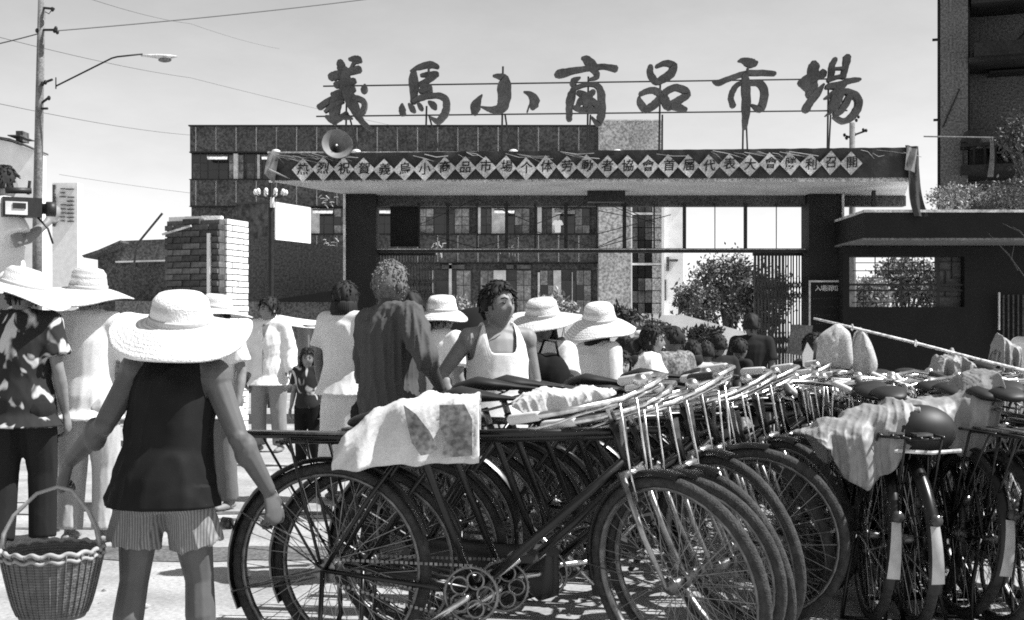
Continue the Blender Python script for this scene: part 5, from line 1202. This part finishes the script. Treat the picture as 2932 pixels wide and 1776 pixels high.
    # hair
    if hair:
        V, F = head_pts(.013 if hair != 'crop' else .0045, 44, 30); mb = MB(); keep = []
        def low(v):
            f = v.y/.1
            base = {'short': -.035, 'crop': -.075, 'bob': -.095, 'long': -.11, 'bun': -.06}[hair]
            return base if f < .15 else base+(f-.15)*({'short': .16, 'crop': .24}.get(hair, .22))*1.0
        ok = [v.z > low(v)-.0 and not (v.y > .055 and v.z < .052+.012*math.sin(v.x*90+seed)) for v in V]
        rs = random.Random(seed)
        V2 = []
        for v in V:
            n_ = mnoise.noise(Vector((v.x*38+seed, v.y*38, v.z*14)))*(.010 if hair != 'crop' else .002); V2.append(HM_ @ (v*(1+n_/.1)))
        fs = [f for f in F if all(ok[i] for i in f)]
        mb.add(V2, fs)
        if hair == 'bun': mb.ell(HM_ @ Vector((0, -.125, -.03)), (.05, .04, .055), 12, 8)
        if hair in ('bob', 'long'):
            for j in range(26):
                a = math.pi*(j/25)-math.pi; p = Vector((.084*math.cos(a), .105*math.sin(a)*1.0, -.03)); q = p+Vector((p.x*.12, p.y*.1, -.085 if hair == 'bob' else -.13)); mb.tube([HM_ @ (p*.98), HM_ @ q.lerp(p, .4), HM_ @ (q*.96)], [.017, .019, .010], 6, rnd=True)
        if hair == 'crop':
            cand = [q_ for q_, o_ in zip(V, ok) if o_]
            for j in range(2200):
                v = rs.choice(cand).lerp(rs.choice(cand), .0); v = (v+Vector((rs.gauss(0, .006), rs.gauss(0, .006), rs.gauss(0, .006)))); d_ = (v.normalized()+Vector((rs.gauss(0, .35), rs.gauss(0, .35), rs.gauss(0, .35)))).normalized()
                mb.tube([HM_ @ (v*.99), HM_ @ (v+d_*rs.uniform(.003, .006))], [.0016, .0005], 3, cap=False)
        if hair != 'crop':
            cand = [q_ for q_, o_ in zip(V, ok) if o_]
            for j in range(220 if voxel < .0125 else 70):
                v = rs.choice(cand); tdir = Vector((v.x*.3+rs.gauss(0, .01), v.y*.3+rs.gauss(0, .01), -.09 if v.z < .07 else -.03))
                if v.z >= .07: tdir = Vector((v.x, v.y, 0))+Vector((rs.gauss(0, .03), rs.gauss(0, .03), -.01))
                tdir = (tdir-v*tdir.dot(v)/v.dot(v)); tdir.normalize(); L_ = rs.uniform(.025, .05)
                p1 = v*1.02; p2 = v*1.035+tdir*L_*.5; p3 = v*1.03+tdir*L_
                mb.tube([HM_ @ p1, HM_ @ p2, HM_ @ p3], [.004, .0045, .001], 4)
        sc(mb); o = mb.build('hair', M_hairg if hair == 'crop' else M_hair, root, smooth=True)
        md = o.modifiers.new('t', 'SOLIDIFY'); md.thickness = .008*k; md.offset = -1
    if facefx:
        for s in (-1, 1):
            mb = MB().ell(HM_ @ Vector((s*.031, .0805, .012)), (.0125*hs_, .006*hs_, .0055*hs_), 8, 6, M=HM_.to_3x3().normalized()); sc(mb); mb.build('eye', M_eye, root, smooth=True)
            mb = MB().tube([HM_ @ Vector((s*.014, .090, .030)), HM_ @ Vector((s*.032, .088, .037)), HM_ @ Vector((s*.050, .076, .031))], [.0035, .0048, .003], 6); sc(mb); mb.build('eyebrow', M_hair, root, smooth=True)
        mb = MB().tube([HM_ @ Vector((-.022, .083, -.063)), HM_ @ Vector((0, .0925, -.061)), HM_ @ Vector((.022, .083, -.063))], [.002, .0036 if mouth == 'line' else .008, .002], 6); sc(mb); mb.build('mouth', M_lip if mouth == 'line' else C_white, root, smooth=True)
    if hat:
        R0, rc, hc_, droop, warp, tx, ty, tz, hm = hat     # size in metres, tilt x / y, lift, material
        HH = Matrix.Translation(hc*k) @ Matrix.Rotation(R(head_yaw), 4, 'Z') @ Matrix.Translation((0, -.004*k, tz)) @ Matrix.Rotation(R(tx), 4, 'X') @ Matrix.Rotation(R(ty), 4, 'Y')
        h = hat_mesh(R0, rc, hc_, droop, warp, seed).build('straw_hat', hm, root, smooth=True); h.matrix_basis = HH
        mb = MB(); mb.torus((0, 0, .012), rc*1.055, .005, 40, 6, axis='z', sq=(2.2, .6)); mb.build('hat_band', C_pale, h, smooth=True)
    return root
S_ = lambda s: FPX/s       # distance for a scale in photo pixels per metre

# ---- the boy with the basket, nearest to the camera
boy = person('boy from behind in a wide straw hat, black vest and ribbed shorts with a basket', 470, 4.08, 1.30, face=-6, skin='boy', shirt=C_vest, tank=True, strap=True, hem=.765, trousers=C_ribb, leg='shorts', hair='short', loose=1.7, voxel=.0046, fine=True,
    hat=(.232, .098, .10, .05, .038, 13, 9, .026, M_straw2), armL=((.115, -.075, -.235), (.325, .07, -.395)), armR=((.115, -.03, -.255), (.215, .05, -.475)), handL=((-.35, .05, -.90), (.6, .75, 0)), handR=((.22, .05, -.95), (-.8, .6, 0)), curlL=1.15, curlR=.5, amp=.024, seed=1, facefx=False, side=5, stance=.15, head_yaw=-16, legw=1.18, armw=1.18, stride=.07, lean=3)
# woven basket in his left hand
M_wick = mat('wicker', .13, .8, var=.25, scale=30, wave=(34, .35, 'Z'), bump=.4, bscale=90); M_wick2 = mat('pale_wicker_rim', .30, .8, var=.2, scale=40)
bk = empty('wicker_basket', P(150, 1765, 3.98), R(8), 'round woven wicker basket with arched handle carried by the boy', 'basket')
bs = 3.98/FPX; hR = 142*bs; bR = 95*bs; hh = 195*bs
M_wickd = mat('dark_basket_inside', .06, .9, var=.3, scale=20)
pr = [(bR*.96, 0), (bR, .012)]+[(bR+(hR-bR)*(t**.75), .012+(hh-.012)*t) for t in (.15, .3, .45, .6, .75, .9, 1)]
MB().lathe(pr+[(r_-.008, z) for r_, z in reversed(pr[1:])], 44).build('basket_wall', M_wick, bk, smooth=True)
for zz, rr_ in ((hh, .0075), (hh-.02, .006)):
    pts = [Vector(((hR-.003+.003*math.sin(18*a))*math.cos(a), (hR-.003+.003*math.sin(18*a))*math.sin(a), zz+.004*math.cos(18*a))) for a in [2*math.pi*i/144 for i in range(144)]]
    MB().tube(pts, rr_, 6, closed=True).build('braided_rim', M_wick2, bk, smooth=True)
mb = MB()
for j in range(40):                                    # vertical stakes seen through the weave
    a = 2*math.pi*j/40; mb.tube([((r_+.002)*math.cos(a), (r_+.002)*math.sin(a), z) for r_, z in pr[1:]], .0028, 4)
mb.build('weave_stakes', M_wick, bk, smooth=True)['kind'] = 'stuff'
hz_ = (1765-1395)*bs
for o_ in (-.014, .014):
    MB().tube([(-hR*.97, o_, hh-.02), (-hR*.93, o_*.8, hh+.05), (-hR*.74, o_*.4, hh+(hz_-hh)*.55), (-hR*.30, 0, hz_-.02), (hR*.10, 0, hz_), (hR*.38, 0, hz_-.012), (hR*.70, o_*.4, hh+(hz_-hh)*.60), (hR*.86, o_*.8, hh+.06), (hR*.96, o_, hh-.02)], .0062, 6).build('handle', M_wick2, bk, smooth=True)

# ---- left-hand crowd
person('person from behind at the left edge in a dark floral shirt and straw hat', 62, 6.7, 1.50, face=5, shirt=C_floral, sleeve='short', hem=.72, trousers=C_dark, hat=(.27, .11, .10, .04, .02, 4, 14, .05, M_straw2), hair='short', loose=1.6, voxel=.011, seed=2, facefx=False, stride=.06, amp=.012)
person('person from behind in a white shirt and tall straw hat, left of the boy', 250, 7.0, 1.50, face=-6, shirt=C_white, sleeve='long', hem=.74, trousers=C_pale, hat=(.25, .10, .12, .045, .02, 6, 6, .045, M_straw), hair='short', loose=1.5, voxel=.011, seed=3, facefx=False, stance=.11, armR=((.12, .05, -.24), (.16, .26, -.30)), amp=.011)
person('person in a white printed shirt and pale straw hat half hidden behind the boy', 625, 8.3, 1.40, face=150, shirt=C_white, sleeve='short', hem=.70, trousers=C_mid, hat=(.24, .10, .10, .03, .015, 3, -6, .045, M_straw2), hair='short', loose=1.5, seed=4, facefx=False)
person('standing man in an open-necked white long-sleeved shirt and baggy rolled trousers', 772, 12.2, 1.50, face=166, openneck=True, headscale=1.1, shirt=C_white, sleeve='long', hem=.70, trousers=C_grey, hair='short', loose=1.9, voxel=.012, seed=5, head_yaw=-35, amp=.008, armL=((.07, -.02, -.26), (.12, .08, -.48)), stance=.12)
person('small child in dark patterned clothes right of the man in the white shirt', 882, 10.9, 1.02, face=170, shirt=C_floral, trousers=C_black, hair='bob', voxel=.012, seed=6, headscale=1.15, head_yaw=20)
person('woman from behind with dark bobbed hair, pale blouse and pale skirt', 985, 8.7, 1.53, face=-28, shirt=C_offw, sleeve='short', hem=.78, trousers=C_offw, skirt=True, hair='bob', loose=1.4, voxel=.011, seed=7, facefx=False, armR=((.05, .0, -.26), (.05, .12, -.48)), amp=.012, skin='dark')
person('old man from behind with cropped grey hair and rolled-sleeve work jacket, hand on hip', 1112, 5.95, 1.53, face=-42, shirt=C_work, sleeve='rolled', hem=.66, trousers=C_dark, hair='crop', loose=1.1, voxel=.008, fine=True, seed=8, facefx=False, lean=4, side=-4, head_yaw=-12, head_pitch=-4, armL=((.04, .02, -.27), (.02, .16, -.50)), armR=((.17, -.06, -.20), (.09, .12, -.36)), amp=.030, skin='brown', handR=((-.5, .6, -.5), (-.5, -.5, -.3)))
person('woman with dark hair standing just behind the old man in the work jacket', 1176, 7.9, 1.44, face=20, shirt=C_mid, hair='bob', seed=9, facefx=False, voxel=.013)
person('person in a small pale sun hat and white shirt right of the old man', 1262, 7.9, 1.38, face=-40, shirt=C_white, sleeve='short', hem=.74, trousers=C_grey, hair='short', hat=(.165, .095, .105, .045, .008, 4, 6, .045, M_straw2), seed=10, facefx=False, loose=1.6, voxel=.011, head_yaw=-20)
person('man in a white vest facing the camera with one hand on his hip', 1425, 6.05, 1.42, face=196, shirt=C_knit, tank=True, hem=.70, trousers=C_pale, hair='short', loose=1.3, voxel=.007, fine=True, seed=11, armR=((.155, -.05, -.22), (.06, .10, -.42)), armL=((.06, .0, -.26), (.05, .12, -.46)), handR=((-.5, .3, -.75), (-.6, .3, .2)), head_yaw=26, head_pitch=-4, skin='mid', headscale=1.06, amp=.006)
person('child in a wide straw hat and white shirt hugging a black bag', 1556, 6.75, 1.31, face=160, shirt=C_offw, sleeve='short', hem=.74, trousers=C_grey, hair='bob', hat=(.215, .09, .10, .03, .018, -14, 5, .062, M_straw), seed=12, loose=1.5, voxel=.010, skin='dark', armL=((.06, .12, -.22), (-.06, .24, -.20)), armR=((.06, .12, -.22), (-.06, .24, -.16)), head_yaw=15)
bgp = P(1574, 1078, 6.45); hb_ = empty('black_bag', bgp, 0, 'bulky black bag held against the chest of the child in the straw hat', 'bag')
m_ = MB(); m_.ell((0, 0, -.02), (.115, .09, .15), 16, 12); m_.ell((-.06, -.03, .03), (.07, .06, .10), 12, 8); m_.ell((.06, 0, -.08), (.08, .07, .08), 12, 8)
me_ = remesh(m_, .011, 3); folds(me_, .01, 30, 4); me_.materials.append(C_black); put('bag_body', me_, hb_); MB().tube([(-.06, -.02, .10), (-.03, -.05, .19), (.03, -.05, .18), (.05, -.02, .08)], .007, 6).build('strap', C_black, hb_, smooth=True)
person('person from behind in a broad tilted straw hat amid the crowd', 1712, 7.35, 1.30, face=-55, shirt=C_offw, sleeve='long', hem=.72, trousers=C_grey, hair='bob', hat=(.215, .095, .11, .06, .02, 12, 10, .05, M_straw2), seed=13, loose=1.7, facefx=False, voxel=.010, amp=.014)
person('child in a small white cap behind the two straw hats in the middle', 1655, 9.9, 1.26, face=100, shirt=C_pale, hair='short', hat=(.125, .095, .085, .012, .004, -8, 0, .05, C_white), seed=14, voxel=.012)
person('laughing child peeping out beside the broad straw hat', 1778, 8.6, 1.16, face=168, shirt=C_pale, hair='bob', seed=15, voxel=.010, headscale=1.12, head_yaw=18, skin='pale', mouth='teeth', head_roll=-8)
person('woman in profile in a loose white blouse looking right, before the gateway', 1862, 9.6, 1.55, face=-102, shirt=C_white, sleeve='long', hem=.74, trousers=C_grey, hair='bun', seed=16, loose=2.0, voxel=.011, amp=.014, armR=((.06, .10, -.24), (.0, .28, -.28)))
person('dark-haired woman directly left of the profile woman in white', 1815, 10.2, 1.50, face=-20, shirt=C_white, hair='bob', seed=17, voxel=.013, facefx=False)
person('man in a speckled shirt seen from behind between the women and the gateway', 1930, 11.2, 1.60, face=35, shirt=C_patt, sleeve='short', hair='short', seed=18, voxel=.013, facefx=False, skin='dark', head_yaw=40)
CROWD = [(1948, 12.6, 1.46, C_patt, 'bob', 'dark-haired person just behind the man in the speckled shirt'), (1984, 11.6, 1.47, C_pale, 'bob', 'person with bobbed hair from behind, right of the man in the speckled shirt'), (2022, 12.2, 1.45, C_mid, 'short', 'person from behind, second dark head right of the speckled shirt'),
 (2058, 12.6, 1.52, C_dark, 'short', 'tallest dark-haired person from behind in the middle of the gateway'), (2106, 12.9, 1.48, C_dark, 'short', 'dark-haired person in profile beside the right folding gate'), (2072, 10.2, 1.26, C_dark, 'bob', 'short dark-haired person in front of the tallest head in the gateway'), (2128, 10.6, 1.26, C_patt, 'short', 'stooping person in a grey shirt in front of the right folding gate'), (2152, 14.0, 1.75, C_dark, 'short', 'dark figure standing right against the right folding gate'), (2170, 11.2, 1.20, C_black, 'short', 'small dark figure low before the right folding gate'),
 (1750, 10.8, 1.42, C_pale, 'bob', 'dark head just above the laughing child'), (1484, 10.2, 1.50, C_white, 'short', 'white-shirted man between the vest and the child with the bag'), (1612, 10.9, 1.50, C_pale, 'bob', 'pale-shirted woman from behind between the two middle straw hats'), (1345, 10.6, 1.46, C_dark, 'bob', 'dark-clad person behind the black umbrella'), (1790, 12.2, 1.52, C_offw, 'short', 'man in a pale shirt above the laughing child')]
for px, d, H, fc, lb in ((1690, 11.0, 1.46, 20, 'person in a pale straw hat behind the child in the white cap'), (1838, 12.8, 1.54, -30, 'person in a pale straw hat behind the profile woman in white'), (1905, 13.6, 1.50, 15, 'person in a pale sun hat left of the speckled shirt'), (1460, 9.4, 1.46, -20, 'person in a pale sun hat just right of the man in the vest')):
    person(lb, px, d, H, face=fc, shirt=C_white, sleeve='short', hair='short', hat=(.19, .09, .10, .04, .015, 5, 6, .05, M_straw), seed=int(px), voxel=.015, facefx=False, skin='dark')
for j, (px, d, H, sh_, hr, lb) in enumerate(CROWD):
    person(lb, px, d, H, face=[10, 0, -8, 15, -60, 20, 60, -10, 30, 0, 20, -15, 10, 30][j], shirt=sh_, hair=hr, seed=30+j, voxel=.015, facefx=False, group='crowd passing through the gateway', skin='dark', lean=[0, 0, 0, 0, 4, 6, 24, 0, 10, 0, 0, 0, 0, 0][j])
person('man bent over reading a paper left of the hanging bags', 2315, 10.4, 1.55, face=215, shirt=C_dark, sleeve='long', trousers=C_dark, hair='short', seed=50, voxel=.012, head_pitch=-28, head_yaw=10, lean=6, skin='dark', armL=((.03, .12, -.22), (-.10, .26, -.18)), armR=((.03, .12, -.22), (-.10, .26, -.18)))
ct = MB().prism([(-.035, 0), (.03, .02), (.05, .22), (.0, .30), (-.04, .2)], 0, .02).build('paper_sheet', C_white); ct.location = P(2312, 1085, 10.2); tag(ct, 'white paper sheet held down by the reading man near the bags', 'paper')
bdp_ = MB().prism([(-.10, 0), (.09, -.03), (.13, .24), (-.05, .25)], 0, .015).build('grey_board', mat('grey_card', .12, .9, speck=.4, sscale=60)); bdp_.location = P(2285, 1012, 10.7); tag(bdp_, 'tilted grey board behind the reading man', 'board')
person('person in white cut off by the right frame edge beside the gatehouse grille', 2985, 9.2, 1.62, face=150, shirt=C_white, sleeve='long', hair='short', trousers=C_dark, seed=51, voxel=.013)

# ---- cameraman on a stand at the left edge
stool = empty('wooden_stand', (PX(20, 8.3), 8.3, 0), 0, 'rough wooden stand under the cameraman at the left edge', 'stand')
M_wood = mat('rough_wood', .16, .9, var=.4, scale=14, stretch=(1, 1, 6))
MB().box(-.35, .35, -.3, .3, .62, .67).build('top', M_wood, stool)
for sx in (-1, 1):
    for sy in (-1, 1): MB().bar((sx*.30, sy*.25, .62), (sx*.34, sy*.28, 0), .06).build('leg', M_wood, stool)
cm = person('cameraman in a white shirt raised above the crowd at the left edge', 2, 8.3, 1.62, face=-50, shirt=C_white, sleeve='short', hem=.76, trousers=C_grey, hair='short', seed=52, voxel=.010, loose=1.7, z0=.67, armR=((.09, .04, -.24), (.02, .24, -.08)), armL=((.05, .0, -.265), (.07, .06, -.5)), handR=((-.2, .6, .7), (-.7, .2, .2)), facefx=False)
vc = empty('video_camera', P(62, 600, 8.1), R(28), 'shoulder video camera with pale side label held by the cameraman', 'camera')
M_vcd = mat('camera_black', .02, .5, var=.3, scale=30); M_vcl = mat('camera_label', .62, .6)
MB().box(-.12, .12, -.05, .06, -.05, .075).build('camera_body', M_vcd, vc); MB().box(-.105, .03, -.058, -.051, -.04, .045).build('side_label', M_vcl, vc); MB().box(-.06, .02, -.064, -.059, .0, .036).build('label_window', M_vcd, vc)
MB().tube([(.12, 0, .01), (.15, 0, .01), (.151, 0, .01), (.21, 0, .01)], [.035, .035, .048, .05], 14).build('lens', M_vcd, vc, smooth=True)
MB().tube([(-.10, 0, .12), (.06, 0, .125)], .02, 8).build('viewfinder', M_vcd, vc, smooth=True); MB().tube([(.04, 0, .10), (.05, 0, .19)], .01, 8).build('microphone', M_vcd, vc)
MB().tube([(.10, 0, -.05), (.16, -.02, -.12), (.19, -.03, -.22)], .007, 6).build('cable', M_vcd, vc, smooth=True)

# ---- stalls and umbrella in the crowd
um = empty('black_umbrella', P(1368, 945, 8.6), 0, 'low black umbrella or awning top behind the man in the vest', 'umbrella')
def dome(u, v):
    a = 2*math.pi*u; r_ = .30*v; k_ = 1-.06*abs(math.sin(4*a))*v; return (r_*math.cos(a)*k_, r_*math.sin(a)*k_, .17*(1-v**2.2)*1.0-.01)
MB().grid(32, 8, dome).build('canopy', C_black, um, smooth=True); MB().tube([(0, 0, .19), (0, 0, -.9)], .008, 6).build('shaft', M_iron, um)
for k_ in range(8): a = 2*math.pi*k_/8; MB().tube([(0, 0, .14), (.29*math.cos(a), .29*math.sin(a), -.015)], .003, 4).build('rib', M_iron, um)
stl = empty('tarpaulin_stall', (PX(900, 14), 14, 0), 0, 'market stall with a sagging white tarpaulin edge behind the child', 'stall')
def tarp(u, v):
    px = 740+300*u; py = 893+26*math.sin(u*math.pi*.8)+22*v; return (PX(px, 14)-stl.location.x, -.02*math.sin(u*20)+.5*(1-v), PZ(py, 14))
MB().grid(30, 6, tarp).build('tarpaulin', C_white, stl, smooth=True, thick=.006)
MB().grid(24, 10, lambda u, v: (PX(850+115*u, 14)-stl.location.x, .05+.03*math.sin(u*18), PZ(930+90*v, 14))).build('hanging_cloth', C_grey, stl, smooth=True, thick=.006)
for px in (745, 1035): MB().tube([(PX(px, 14)-stl.location.x, .1, 0), (PX(px, 14)-stl.location.x, .1, PZ(895, 14))], .02, 6).build('pole', M_bark, stl)
